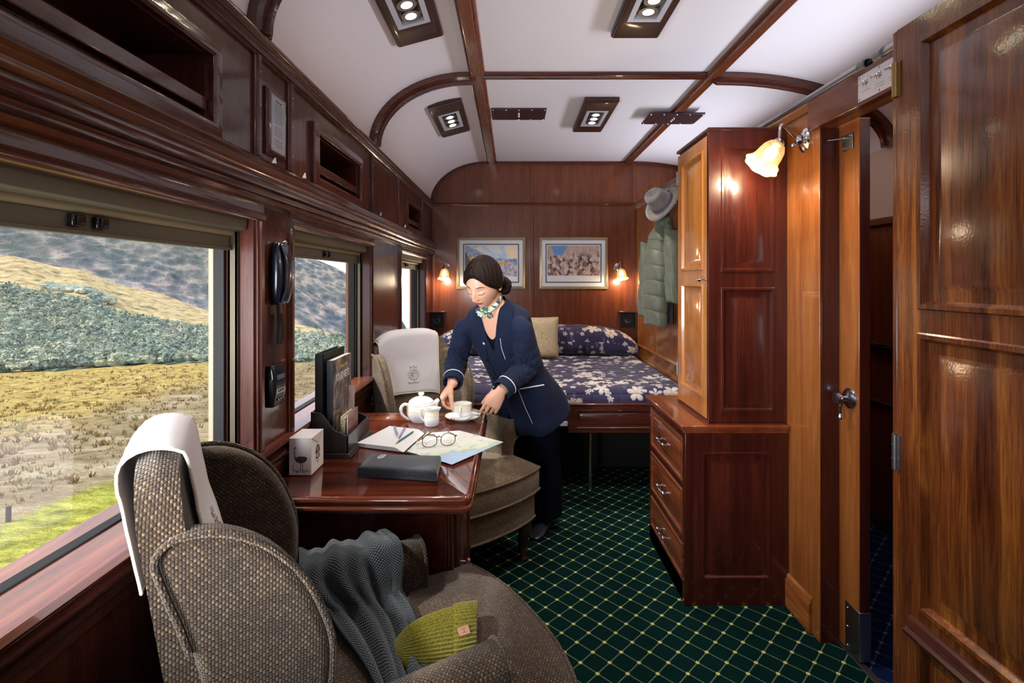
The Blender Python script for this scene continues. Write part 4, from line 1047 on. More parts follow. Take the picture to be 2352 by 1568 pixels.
# white cloths over the chair backs
cloth_m = mat('white linen', srgb(214, 208, 212), .8, sheen=.2, spec=.2); n, I = nodes(cloth_m)
n.put(I['Normal'], n.bump(n.noise(n.coord('Object'), 700, 2), .3, .0008))
lace_m = mat('cream lace edge', srgb(226, 216, 196), .85)
emb_m = mat('grey embroidery', srgb(176, 170, 166), .6)
def antimacassar(chair, label, y0, y1, front, back, mirror, skew=0, emb=True):
    r = thing('chair_cloth', label, 'cloth', chair.location, chair.rotation_euler.z, 'white linen cloths over the armchair backs')
    off = .012; th = .080
    # path in x,z over the back; arc positions
    def path(y):
        top = CRZ+crown(y)
        P = [V((back_x(z)+.030*math.sin(PI*(y+BW)/(2*BW))*math.sin(PI*min(1, (z-.3)/.74*1.15))+off, 0, z)) for z in [top-.03-front*(1-i/10)*(1) for i in range(11)]]
        P += [V((back_x(top)+.006, 0, top+off*.9)), V((back_x(top)-.040, 0, top+off+.014)), V((back_x(top)-.084, 0, top+off*.8))]
        P += [V((back_x(z)-th*1.05-off, 0, z)) for z in [top-.03-back*i/8 for i in range(9)]]
        return spline([(p.x, 0, p.z) for p in P], 2)
    NV = len(path(0))-1
    def fn(u, v):
        y = lerp(y0, y1, u); P = path(y); i = v*NV; a = int(min(i, NV-1)); p = P[a].lerp(P[a+1], i-a)
        k = 1-min(1, v/.45); sk = skew*(k if v < .5 else -(v-.5))
        wv = .004*math.sin(u*9+1)*k + (.003*mnoise.noise(V((u*6, v*9, 3))))
        return (p.x+abs(wv), y+sk, p.z + .012*k*(u-.5)*2*mirror)
    mb = MB(); mb.grid(fn, 30, 40)
    cl_ = mb.build('linen', cloth_m, r, solid=.003, angle=180)
    edge = [V(fn(0, v/60)) for v in range(61)][::-1]+[V(fn(u/30, 0)) for u in range(1, 31)]+[V(fn(1, v/60)) for v in range(1, 61)]+[V(fn(1-u/30, 1)) for u in range(1, 30)]
    mb = MB(); mb.tube(edge, .0030, 6, loop=True)
    for i, p in enumerate(edge): mb.ball(p, .0033, seg=6, rings=4)
    mb.build('lace_border', lace_m, r)
    if emb:   # embroidered crest: laurel ring, crown and scroll
        mb = MB(); uc, vc = .60 if mirror > 0 else .55, .15
        def E(a, b):
            q = V(fn(uc+a*1.9, vc+b*.62)); return q+V((.0030, 0, 0))
        mb.tube([E(.040*math.cos(t), .062*math.sin(t)) for t in [2*PI*i/28 for i in range(28)]], .0018, 6, loop=True)
        mb.tube([E(.022*math.cos(t), .036*math.sin(t)) for t in [2*PI*i/20 for i in range(20)]], .0014, 6, loop=True)
        mb.tube([E(-.012+.024*math.sin(t*3)*.6, -.02+.012*i/3) for i, t in enumerate([k/3 for k in range(12)])], .0016, 6)
        for k in range(12):
            t = 2*PI*k/12; mb.ball(E(.052*math.cos(t), .078*math.sin(t)), .0030, seg=6, rings=5)
        mb.tube([E(-.05, -.095), E(-.03, -.108), E(0, -.100), E(.03, -.108), E(.05, -.095)], .0022, 6)
        mb.tube([E(-.026, .085), E(-.030, .115), E(-.012, .098), E(0, .125), E(.012, .098), E(.030, .115), E(.026, .085)], .0018, 6)
        mb.build('embroidered_crest', emb_m, r)
    return r
antimacassar(C1, 'white cloth draped over the back of the nearest armchair', -.130, .130, .27, .20, 1, skew=-.02)
antimacassar(C2, 'white embroidered cloth draped over the back of the armchair behind the table', -.215, .165, .29, .15, -1, skew=-.03)

# ---- table: moulded top on a cupboard pedestal
TZ, TX, TY0, TY1 = .745, -.118, 1.494, 2.47
r = thing('side_table', 'polished mahogany table on a cupboard base below the windows', 'table', (-.44, 1.98, 0)); o = r.location
def rr(x0, x1, y0, y1, rad, n=6):
    """outline with the two room-side corners rounded"""
    P = [V((x0, y0, 0))]
    for k in range(n+1): t = -PI/2+PI/2*k/n; P.append(V((x1-rad+rad*math.cos(t), y0+rad+rad*math.sin(t), 0)))
    for k in range(n+1): t = PI/2*k/n; P.append(V((x1-rad+rad*math.cos(t), y1-rad+rad*math.sin(t), 0)))
    P.append(V((x0, y1, 0))); return P
mb = MB(); rings = []
for ins, z in ((.030, .690), (.020, .690), (.014, .697), (.014, .702), (.002, .705), (0, .711), (.002, .718), (.008, .721), (.008, .726), (.003, .730), (.003, .737), (.008, .744), (.012, .747), (.020, .747), (.024, .7425), (.5, .7425)):
    if ins == .5: rings.append([V((p.x*.02-.45-o.x, p.y*.02+1.94-o.y, z)) for p in rr(-.76, TX-.05, TY0+.05, TY1-.05, .03)])
    else: rings.append([V((p.x-o.x, p.y-o.y, z)) for p in rr(-.762, TX-ins, TY0+ins, TY1-ins, max(.012, .034-ins*.7))])
mb.loft(rings); mb.build('tabletop', wood_table, r, angle=60)
PX0, PX1, PY0, PY1 = -.755, -.185, 1.585, 2.05
mb = MB(); mb.box((PX0-o.x, PY0-o.y, 0), (PX1-o.x, PY1-o.y, .690)); mb.build('pedestal', wood_case, r, bevel=.004)
for x, y in ((PX1-.030, PY0+.0), (PX1-.03, PY1-.03)):
    mb = MB()
    for k in range(3): mb.cyl((x+.004+k*.011-o.x, y-.001-o.y if y == PY0 else y+.031-o.y, 0), (x+.004+k*.011-o.x, y-.001-o.y if y == PY0 else y+.031-o.y, .688), .005, 10)
    mb.build('reeded_corner', wood_left, r)
mb = MB(); M = frame((PX1-o.x, PY0+.03-o.y, .06), (0, 1, 0), (0, 0, 1), (1, 0, 0)); mb.rects(M, .40, .60, [(0, 0), (0, .014), (.004, .018), (.05, .018), (.056, .008), (.075, .006), (.09, .014)]); dr = mb.build('cupboard_door', wood_left, r)
mb = MB(); mb.lathe([(.008, 0), (.004, .003), (.004, .012), (.010, .017), (.012, .023), (.008, .029), (0.001, .030)], 18, frame((PX1+.018-o.x, 1.655-o.y, .470), (0, 1, 0), (0, 0, 1), (1, 0, 0))); mb.build('knob', chrome, dr)
TT = .7428
# ================================================================== THINGS ON THE TABLE
card_m = mat('pale card', srgb(226, 220, 216), .5)
sketch = mat('engraving ink', srgb(70, 66, 66), .8)
# ---- tea carton
r = thing('tea_carton', 'small white carton with an ostrich drawing at the near end of the table', 'box', (-.712, 1.737, TT)); w2, d2, h = .0375, .054, .124
mb = MB(); mb.box((-w2, -d2, 0), (w2, d2, h-.001)); bx = mb.build('box', card_m, r, bevel=.0008)
mb = MB(); mb.box((-w2-.0004, -d2-.0006, h-.0018), (w2+.0004, d2, h)); mb.prism([(w2+.0006, -d2+.002, h), (w2+.0006, d2-.002, h), (w2+.0012, .0, h-.030)], (.0006, 0, 0)); mb.build('lid_flap', mat('card flap', srgb(206, 196, 194), .5), r)
mb = MB(); y = -d2-.0004
def O(a, b): return V((a, y, b))
mb.ball((.002, y, .052), (.019, .0006, .0115), seg=20, rings=10)
mb.ball((.012, y, .055), (.012, .0007, .008), seg=14, rings=8)
mb.tube(spline([O(-.012, .052), O(-.018, .062), O(-.0195, .078), O(-.018, .090)], 5), [.0030]*5+[.0016]*5+[.0012]*6, 8)
mb.ball((-.0165, y, .0915), (.0036, .0007, .0024), seg=10, rings=6); mb.tube([O(-.019, .092), O(-.024, .0905)], .0007, 6)
for a in (.000, .007): mb.tube([O(a, .044), O(a+.002, .030), O(a, .017), O(a-.004, .0155)], .0010, 6)
mb.build('ostrich_drawing', sketch, bx)
mb = MB(); rq = random.Random(3)
for i in range(26):
    a = rq.uniform(-.030, .026); b = .014+rq.uniform(-.004, .003); mb.tube([O(a, b), O(a+rq.uniform(.004, .010), b+rq.uniform(-.001, .001))], .0005, 5)
for i in range(8): mb.tube([O(-.024+rq.uniform(-.003, .003), .016+i*.0025), O(-.021+rq.uniform(-.002, .002), .018+i*.0025)], .0005, 5)
tag(mb.build('ground_sketch', sketch, bx), kind='stuff')
x = w2+.0005
def Q(a, b): return V((x, a, b))
mb = MB()
mb.tube([Q(.011*math.cos(t), .062+.013*math.sin(t)) for t in [2*PI*i/22 for i in range(22)]], .0011, 5, loop=True)
mb.ball((x, 0, .062), (.0005, .005, .0065), seg=12, rings=8)
for i in range(11):
    t = PI*i/10; mb.ball((x, .016*math.cos(t), .064+.019*math.sin(t)), (.0005, .0028, .0034), seg=8, rings=6)
mb.tube([Q(-.015, .050), Q(-.011, .042), Q(0, .040), Q(.011, .042), Q(.015, .050)], .0018, 6)
mb.build('printed_crest', mat('crest ink', srgb(40, 40, 42), .7), bx)
mb = MB(); mb.tube([Q(-.007, .030), Q(.007, .030)], .0006, 5); mb.build('caption_line', sketch, bx)
mb = MB(); mb.tube([Q(-.004, .0265), Q(.005, .0265)], .0005, 5); mb.build('caption_line', sketch, bx)

# ---- stepped letter rack
leather = mat('dark leather board', srgb(30, 26, 30), .38, coat=.35)
RX0, RX1, RY0, RY1 = -.744, -.606, 1.850, 2.120
r = thing('letter_rack', 'dark leather desk rack with curved stepped sides holding books and cards', 'rack', (RX0, RY0, TT)); W, D = RX1-RX0, RY1-RY0
def side(x):  # height of the side board
    t = x/W; return curve([(0, .168), (.22, .165), (.72, .095), (.98, .079), (1, .080)], t)
for y, nm in ((0, 'near_side'), (D-.006, 'far_side')):
    mb = MB(); P = [(W*i/24, side(W*i/24)) for i in range(25)]
    mb.prism([(0, y, .004)]+[(W, y, .004)]+[(a, y, b) for a, b in P[::-1]], (0, .006, 0)); mb.build('side_board', leather, r, bevel=.0012)
mb = MB(); mb.box((W-.006, 0, .004), (W, D, .080)); mb.build('front_board', leather, r, bevel=.0012)
mb = MB(); mb.box((0, 0, .004), (.005, D, .168)); mb.build('back_board', leather, r, bevel=.0012)
for a, hh in ((.045, .130), (.088, .100)):
    mb = MB(); mb.box((a, .006, .004), (a+.004, D-.006, hh)); mb.build('divider', leather, r, bevel=.001)
mb = MB(); mb.extr([(-.001, 0), (W+.012, 0), (W+.014, .004), (W+.008, .008), (W+.008, .012), (W+.002, .016), (-.001, .016)], 'Y', -.010, D+.010); mb.build('base', leather, r, bevel=.001)
# folder and book standing in the rack
r = thing('folder', 'tall plain black folder standing at the back of the desk rack', 'folder', (RX0+.006, 1.875, TT+.017))
mb = MB(); mb.box((0, 0, 0), (.004, .235, .362)); mb.box((.028, 0, 0), (.032, .235, .362)); mb.box((0, 0, 0), (.032, .004, .362)); mb.build('cover', black_matt, r, bevel=.001)
mb = MB(); mb.box((.004, .004, .006), (.028, .228, .352)); mb.build('pages', mat('grey pages', srgb(120, 124, 130), .7), r)
r = thing('book', 'dark book with a silver title standing in front of the black folder', 'book', (-.698+.004, 1.882, TT+.017))
bkm = mat('dusky photo cover', srgb(90, 82, 84), .28, coat=.4); n, I = nodes(bkm); nz = n.noise(n.mapv(n.coord('Object'), (1, 1, .7)), 22, 5, .65, .6)
n.put(I['Base Color'], n.ramp(nz, [(.38, srgb(30, 28, 36)), (.50, srgb(88, 78, 82)), (.60, srgb(150, 130, 112)), (.72, srgb(206, 190, 168))]))
H = .335
mb = MB(); mb.box((0, 0, 0), (.020, .205, H)); mb.build('pages', mat('book paper', srgb(210, 200, 186), .7), r, bevel=.001)
mb = MB(); mb.box((.0205, -.001, -.001), (.0225, .207, H+.001)); cv = mb.build('front_cover', bkm, r, bevel=.0008)
mb = MB(); mb.box((-.002, -.001, -.001), (0, .207, H+.001)); mb.build('back_cover', black_matt, r, bevel=.0008)
mb = MB(); mb.box((-.002, -.003, -.001), (.0225, .0, H+.001)); sp = mb.build('spine', mat('book spine', srgb(26, 30, 42), .35, coat=.3), r, bevel=.001)
silver_ink = mat('silver lettering', srgb(222, 222, 228), .35, .2)
text_mesh('cover_title', 'JOURNEYS', .042, silver_ink, cv, frame((.0227, .104, H-.085), (0, 1, 0), (0, 0, 1), (1, 0, 0)), bold=.0003, sx=.80)
text_mesh('cover_heading', 'Rovos Rail', .021, mat('gold lettering', srgb(206, 176, 70), .4, .3), cv, frame((.0227, .115, H-.040), (0, 1, 0), (0, 0, 1), (1, 0, 0)), bold=.0003)
text_mesh('spine_title', 'JOURNEYS', .011, gold_line, sp, frame((.010, -.0032, .10), (0, 0, 1), (-1, 0, 0), (0, -1, 0)))
pinkish = mat('rose card', srgb(206, 176, 168), .6)
r = thing('postcard', 'tall pale pink card standing behind the small boxes in the rack', 'card', (-.668, 2.060, TT+.018))
mb = MB(); mb.box((-.018, 0, 0), (.020, .0012, .205)); pc = mb.build('card', pinkish, r)
mb = MB(); mb.tube([(.004*math.cos(t), -.0004, .165+.008*math.sin(t)) for t in [2*PI*i/14 for i in range(14)]], .0006, 5, loop=True); mb.build('printed_mark', mat('rose print', srgb(168, 130, 124), .6), pc)
tan_m = mat('patterned kraft box', srgb(188, 172, 120), .6); n, I = nodes(tan_m); n.put(I['Base Color'], n.ramp(n.vor(n.coord('Object'), 160), [(.2, srgb(92, 96, 70)), (.38, srgb(198, 184, 134)), (.7, srgb(214, 202, 160))]))
for yy, lab in ((1.905, 'nearer of two small patterned tan boxes in the desk rack'), (1.968, 'farther of two small patterned tan boxes in the desk rack')):
    r = thing('sachet_box', lab, 'box', (-.652+.0, yy, TT+.018), group='patterned boxes in the desk rack')
    mb = MB(); mb.box((-.001, 0, 0), (.006, .056, .118)); mb.box((.006, 0, 0), (.018, .056, .112)); mb.build('box', tan_m, r, bevel=.001)
r = thing('booklet', 'reddish brown leather booklet in the front pocket of the desk rack', 'booklet', (-.632+.003, 1.900, TT+.018))
mb = MB(); mb.box((0, 0, 0), (.002, .120, .128)); mb.box((.006, 0, 0), (.008, .120, .128)); mb.box((0, .118, 0), (.008, .120, .128)); mb.build('cover', mat('rust leather', srgb(122, 82, 74), .35, coat=.4), r, bevel=.0006)
mb = MB(); mb.box((.002, .001, .002), (.006, .117, .125)); mb.build('pages', card_m, r)

# ---- open sketchbook with a map
pg = mat('sketchbook paper', srgb(214, 214, 216), .6)
r = thing('open_notebook', 'open sketchbook with blank left page lying across the table', 'notebook', (-.39, 2.01, TT)); o = r.location
LF, LB, GB, GF = V((-.607, 1.962)), V((-.535, 2.188)), V((-.372, 2.131)), V((-.411, 1.897))
MB_, MR, MF = V((-.226, 2.162)), V((-.035, 2.01)), V((-.212, 1.766))
def bil(a, b, c, d_, u, v): return a.lerp(b, u).lerp(d_.lerp(c, u), v)
def page(u, v, k):   # u: outer edge to gutter
    p = bil(LF, GF, GB, LB, u, v); z = .0145*k*(1-.95*sstep(.80, 1.0, u))+.0035; return V((p.x-o.x, p.y-o.y, z))
mb = MB(); mb.grid(lambda u, v: page(u, v, 1), 26, 8)
for v in (0, 1): mb.grid(lambda u, q: page(u, v, q), 26, 2)
mb.grid(lambda v, q: page(0, v, q), 8, 2); mb.grid(lambda u, v: page(u, v, 0), 26, 2)
mb.build('left_pages', pg, r, weld=True, angle=50)
mb = MB()
for P in ((LF, GF, GB, LB), (GF, GF.lerp(MF, .80), GB.lerp(MB_, .88), GB)): mb.prism([(p.x-o.x, p.y-o.y, .0006) for p in P], (0, 0, .0028))
mb.build('cover', black_matt, r)
mapm = mat('printed map', srgb(200, 216, 236), .45); n, I = nodes(mapm); x, y, z = n.sep(n.coord('Object'))
nz = n.noise(n.coord('Object'), 16, 5, .6); dgl = n.m('ADD', n.m('SUBTRACT', n.m('MULTIPLY', y, .85), n.m('MULTIPLY', x, .55)), n.m('MULTIPLY', n.m('SUBTRACT', nz, .5), .20))
c = n.ramp(n.m('ADD', dgl, .5), [(.415, srgb(164, 186, 218)), (.425, srgb(160, 180, 154)), (.455, srgb(196, 204, 188)), (.50, srgb(212, 213, 210))])
c = n.mix(n.m('MULTIPLY', n.m('GREATER_THAN', n.noise(n.coord('Object'), 26, 2), .60), n.m('GREATER_THAN', dgl, -.07)), c, srgb(176, 194, 172)); n.put(I['Base Color'], c)
r2 = thing('map', 'blue and cream map sheet laid over the right side of the sketchbook', 'map', (-.21, 1.97, TT+.0045)); q = r2.location
mb = MB(); mb.prism([(p.x-q.x, p.y-q.y, .0) for p in (GF+V((.012, .004)), MF, MR, MB_, GB+V((.010, -.002)))], (0, 0, .0014)); mb.build('sheet', mapm, r2)
ZP = TT+.019
# ---- pencils and pens
def pencil(name, label, a, b, col, rad=.0034, pen=False):
    d_ = (b-a); L = d_.length; r = thing(name, label, 'pencil' if not pen else 'pen', a, group='pencils and pens on the sketchbook')
    m = mat(name+' '+label.split()[0], col, .3, coat=.5); M = rot_to(d_)
    mb = MB(); mb.lathe([(rad, .018), (rad, L-.004), (rad*.9, L)], 6 if not pen else 16, M); mb.build('barrel', m, r, smooth=pen)
    mb = MB(); mb.lathe([(rad*.98, .018), (.0009, .003), (.0004, 0)], 12, M); mb.build('tip', mat('sharpened wood', srgb(196, 160, 116), .6) if not pen else steel, r)
    if pen: mb = MB(); mb.tube([M @ V((rad+.0006, 0, L-.035)), M @ V((rad+.0016, 0, L-.004)), M @ V((0, 0, L-.001))], .0008, 6); mb.build('clip', chrome, r)
h3 = V((0, 0, .004))
pencil('pencil', 'teal pencil lying across the blank page of the sketchbook', on(908, 1021, ZP)+h3, on(949, 993, ZP)+h3, srgb(22, 108, 118))
pencil('pencil', 'olive green pencil lying along the fold of the sketchbook', on(955, 1016, ZP)+h3*.2, on(998, 989, ZP-.006)+h3, srgb(96, 104, 44))
pencil('pen', 'violet pen leaning to the right at the top of the blank page', on(916, 1009, ZP)+h3, on(930, 984, ZP)+h3*1.2, srgb(120, 96, 176), .0036, True)
pencil('pen', 'pale lilac pen leaning to the left at the top of the blank page', on(914, 1004, ZP)+h3*2.4, on(906, 981, ZP)+h3, srgb(160, 150, 204), .0036, True)
# ---- spectacles
r = thing('spectacles', 'rose brown spectacles standing open on the map', 'glasses', (-.285, 1.945, TT+.006)); fm = mat('rose brown acetate', srgb(116, 88, 84), .2, coat=.6, trans=.3)
sc_ = 1.0; tilt = .30
def G(x, z, y=0): return V((x, y + z*tilt - .02*abs(x)*4*.2 + x*.28, z))
for s in (-1, 1):
    cx = s*.0345; loop = []
    for i in range(32):
        t = 2*PI*i/32; rx, rz = .0270, .0225; px = math.copysign(abs(math.cos(t))**.85, math.cos(t))*rx; pz = math.copysign(abs(math.sin(t))**.85, math.sin(t))*rz
        loop.append(G(cx+px*(1-.06*(pz/rz)), .0265+pz))
    mb = MB(); mb.tube(loop, .0017, 8, loop=True); rim = mb.build('rim', fm, r)
    mb = MB(); mb.loft([[p+V((0, .0004, 0)) for p in loop], [p-V((0, .0004, 0)) for p in loop]]); mb.build('lens', glass, rim)
    a = G(s*.063, .036); 
    if s < 0: P = spline([a, a+V((.004, .010, .0)), a+V((.012, .080, -.012)), a+V((.050, .115, -.030))], 8)
    else: P = spline([a, a+V((.003, .008, 0)), a+V((-.030, .070, -.012)), a+V((-.062, .110, .010)), a+V((-.070, .125, .020))], 8)
    mb = MB(); mb.tube(P, .0016, 8); mb.ball(a, .0034, seg=10, rings=8); mb.build('temple', fm, r)
mb = MB(); mb.tube(spline([G(-.0085, .034), G(0, .040), G(.0085, .034)], 6), .0017, 8); mb.build('bridge', fm, r)
# ---- felt wallet
felt = mat('charcoal felt', srgb(44, 46, 54), .95, sheen=.4, spec=.1); n, I = nodes(felt); fz = n.noise(n.coord('Object'), 480, 2)
n.put(I['Base Color'], n.ramp(fz, [(.38, srgb(16, 18, 22)), (.62, srgb(54, 58, 66))])); n.put(I['Normal'], n.bump(fz, .6, .001))
r = thing('felt_pouch', 'charcoal felt pouch with a small metal badge near the table edge', 'pouch', (-.378, 1.705, TT)); o = r.location
A, B, C_, D_ = V((-.515, 1.668)), V((-.243, 1.622)), V((-.252, 1.775)), V((-.505, 1.795))
def fp(u, v, z, ins=0):
    p = bil(A, B, C_, D_, lerp(ins, 1-ins, u), lerp(ins, 1-ins, v)); return V((p.x-o.x, p.y-o.y, z))
mb = MB(); loop = [(i/10, 0) for i in range(10)]+[(1, i/6) for i in range(6)]+[(1-i/10, 1) for i in range(10)]+[(0, 1-i/6) for i in range(6)]
mb.loft([[fp(u, v, z, ins) for u, v in loop] for z, ins in ((.0015, .03), (.003, .0), (.013, -.004), (.015, .006), (.017, -.004), (.029, .0), (.034, .02), (.0355, .10), (.036, .4))])
bd = mb.build('felt_body', felt, r, angle=60)
mb = MB(); c = fp(.20, .72, .0365); M = frame(c, (.9, -.05, .0), (.25, .95, 0), (0, 0, 1)); mb.loft([[M @ V((.011*math.copysign(abs(math.cos(t))**.5, math.cos(t)), .019*math.copysign(abs(math.sin(t))**.5, math.sin(t)), z)) for t in [2*PI*i/24 for i in range(24)]] for z in (-.002, .0028)])
bg_ = mb.build('metal_badge', silver_trim, r, bevel=.0005)
mb = MB()
for k in (-.010, 0, .010): mb.tube([M @ V((-.006, k, .0029)), M @ V((.006, k, .0029))], .0010, 6)
mb.build('engraved_lines', sketch, bg_)

# ---- tea service
china = mat('banded china', srgb(238, 238, 242), .14, coat=.6); 
def banded(z0, z1, z2=None):
    m = mat('banded china', srgb(240, 240, 244), .14, coat=.6); n, I = nodes(m); x, y, z = n.sep(n.coord('Object'))
    ing = lambda a, b: n.m('MULTIPLY', n.m('GREATER_THAN', z, a), n.m('LESS_THAN', z, b))
    c = n.mix(ing(z0, z1), srgb(240, 240, 244), srgb(240, 234, 216)); c = n.mix(ing(z0, z0+.0008), c, srgb(190, 160, 90)); c = n.mix(ing(z1-.0012, z1), c, srgb(96, 100, 104))
    fl = n.m('MULTIPLY', ing(z0+.004, z1-.002), n.m('LESS_THAN', n.vor(n.coord('Object'), 150), .20)); c = n.mix(n.m('MULTIPLY', fl, .8), c, srgb(176, 150, 96))
    n.put(I['Base Color'], c); return m
def ring_handle(mb, M, pts, r0): mb.tube(spline([M @ V(p) for p in pts], 8), r0, 12)
r = thing('teapot', 'white china teapot with a gold floral band and lid', 'teapot', (-.424, 2.340, TT))
mb = MB(); mb.lathe([(.001, .002), (.046, .002), (.048, 0), (.050, .004), (.058, .012), (.066, .035), (.067, .060), (.064, .078), (.058, .086), (.055, .088), (.053, .087)], 48); mb.build('body', banded(.050, .079), r)
mb = MB(); mb.lathe([(.057, .087), (.0575, .090), (.050, .098), (.036, .106), (.020, .111), (.010, .113), (.008, .117), (.013, .121), (.015, .126), (.012, .130), (.001, .131)], 40); mb.build('lid', white_china, r)
ax = V((.88, .47, 0)); Mh = frame((0, 0, 0), ax, (-ax.y, ax.x, 0), (0, 0, 1))
mb = MB(); mb.tube(spline([Mh @ V(p) for p in ((-.056, 0, .072), (-.078, 0, .084), (-.096, 0, .070), (-.092, 0, .040), (-.070, 0, .018), (-.056, 0, .012))], 8), [.0075]*20+[.0062]*21, 12); mb.build('handle', white_china, r)
mb = MB(); mb.tube(spline([Mh @ V(p) for p in ((.040, 0, .042), (.060, 0, .056), (.072, 0, .076), (.086, 0, .089))], 6), [.030, .029, .027, .025, .0235, .022, .0205, .019, .0175, .016, .0148, .0138, .0128, .0118, .011, .0102, .0094, .0088, .006], 14); mb.build('spout', white_china, r)
r = thing('milk_jug', 'small white china milk jug between the teapot and the cup', 'jug', (-.362, 2.256, TT))
def jugwave(i, t): return (.34*max(0, math.cos(t-.15))**9 if i in (7, 8, 9, 10) else (.14*max(0, math.cos(t-.15))**9 if i in (6, 11) else 0))
mb = MB(); mb.lathe([(.001, .002), (.025, 0), (.029, .002), (.033, .012), (.0345, .030), (.032, .050), (.029, .064), (.030, .074), (.032, .080), (.030, .080), (.028, .073), (.027, .060), (.030, .03), (.02, .006), (.001, .005)], 40, wave=jugwave); mb.build('body', banded(.044, .070), r)
mb = MB(); mb.tube(spline([(-.026, 0, .072), (-.042, 0, .076), (-.052, 0, .062), (-.050, 0, .040), (-.038, 0, .024), (-.031, 0, .020)], 8), .0035, 10); mb.build('handle', white_china, r)
r = thing('saucer', 'gold-rimmed saucer under the teacup in front of the woman', 'saucer', (-.231, 2.345, TT))
mb = MB(); mb.lathe([(.001, .004), (.030, .004), (.032, 0), (.040, 0), (.050, .006), (.070, .015), (.083, .021), (.0835, .023), (.070, .018), (.050, .010), (.038, .0055), (.001, .0055)], 56); mb.build('dish', white_china, r)
mb = MB(); mb.tube([(.0828*math.cos(t), .0828*math.sin(t), .0225) for t in [2*PI*i/56 for i in range(56)]], .0011, 6, loop=True); mb.build('gold_rim', gold_line, r)
r = thing('teacup', 'white china teacup with a dark rim standing on the saucer', 'cup', (-.232, 2.350, TT+.0058))
mb = MB(); mb.lathe([(.001, .003), (.027, .003), (.028, 0), (.031, .001), (.039, .010), (.0425, .028), (.0432, .050), (.0438, .072), (.0428, .0725), (.042, .050), (.0410, .028), (.036, .012), (.020, .006), (.001, .005)], 48); mb.build('bowl', banded(.040, .071), r)
hx = V((-.10, -.99, 0)); Mh = frame((0, 0, 0), hx, (-hx.y, hx.x, 0), (0, 0, 1))
mb = MB(); mb.tube(spline([Mh @ V(p) for p in ((.041, 0, .060), (.056, 0, .062), (.066, 0, .048), (.060, 0, .028), (.046, 0, .020), (.039, 0, .018))], 8), .0038, 12); mb.build('handle', white_china, r)
r = thing('teaspoon', 'silver teaspoon resting on the near rim of the saucer', 'spoon', (-.235, 2.285, TT+.024))
mb = MB(); mb.tube(spline([(.085, .028, .006), (.050, .018, .010), (.015, .005, .006), (-.010, -.004, .001)], 8), [.0026]*8+[.0016]*17, 8); mb.ball((-.028, -.008, .002), (.020, .011, .0035), Matrix.Rotation(.25, 3, 'Z'), 18, 10); mb.build('spoon', chrome, r)

# ================================================================== KNITS ON THE NEAR CHAIR
scarf_m = mat('slate knitted wool', srgb(62, 72, 84), .9, sheen=.3, spec=.1); n, I = nodes(scarf_m); co = n.coord('UV'); x, y, z = n.sep(co)
kx = n.m('MULTIPLY', x, PI/.0050); ky = n.m('MULTIPLY', y, PI/.0042); kk = n.m('MULTIPLY', n.m('SINE', kx), n.m('SINE', n.m('ADD', ky, n.m('MULTIPLY', n.m('ABSOLUTE', n.m('SINE', kx)), 1.2))))
n.put(I['Base Color'], n.ramp(n.m('ADD', n.m('MULTIPLY', kk, .5), .5), [(.2, srgb(26, 32, 38)), (.6, srgb(52, 62, 70)), (1, srgb(76, 88, 96))])); n.put(I['Normal'], n.bump(kk, .8, .0022))
r = thing('scarf', 'slate grey knitted scarf hanging over the arm of the nearest armchair', 'scarf', C1.location, C1.rotation_euler.z)
PTH = spline([V((0, a, b)) for a, b in ((.332, .43), (.336, .51), (.330, .580), (.300, .628), (.255, .636), (.205, .632), (.178, .590), (.160, .545), (.130, .518), (.060, .506), (-.02, .502), (-.11, .500), (-.16, .498))], 6)
def scarf_fn(u, v):
    i = v*(len(PTH)-1); a = min(int(i), len(PTH)-2); p = PTH[a].lerp(PTH[a+1], i-a); t = (PTH[min(a+1, len(PTH)-1)]-PTH[max(a-1, 0)]).normalized(); nn = V((0, -t.z, t.y)); nn = nn if nn.z > 0 or nn.y < -.2 else nn
    nn = V((0, t.z, -t.y)); 
    x0 = curve([(0, -.085), (.45, -.075), (.62, -.01), (1, .03)], v); x1 = curve([(0, .165), (.42, .178), (.6, .16), (.75, .19), (1, .175)], v)
    fold = .017*(.5+.5*math.sin(u*15+v*3.0+.6*math.sin(v*7)))+.006*math.sin(u*31+v*6)
    amp = .9+.7*sstep(.42, .6, v)
    return V((lerp(x0, x1, u)+.012*math.sin(v*9+u*3), p.y, p.z)) + nn*(fold*amp*.8+.002)
mb = MB(); mb.grid(scarf_fn, 70, 110, uv=lambda u, v: (u*.34, v*.75)); sc = mb.build('knitted_cloth', scarf_m, r, solid=.007, angle=180)
mb = MB()
for k in range(3): mb.tube([V(scarf_fn(1-.004, v/90))+V((.004-k*.006, 0, .004)) for v in range(91)], .0036, 8)
mb.build('ribbed_border', scarf_m, r)
bean = mat('olive ribbed wool', srgb(100, 96, 28), .9, sheen=.3, spec=.1); n, I = nodes(bean); n.put(I['Normal'], n.bump(n.noise(n.coord('Object'), 300, 2), .5, .001))
n.put(I['Base Color'], n.ramp(n.noise(n.coord('Object'), 260, 2), [(.35, srgb(78, 74, 18)), (.65, srgb(116, 110, 34))]))
r = thing('beanie', 'olive green ribbed beanie with a leather patch on the nearest chair seat', 'hat', (-.285, 1.193, .500), math.radians(18)); r.rotation_euler = (.17, -.02, math.radians(18)); r.scale = (.95, .86, .9)
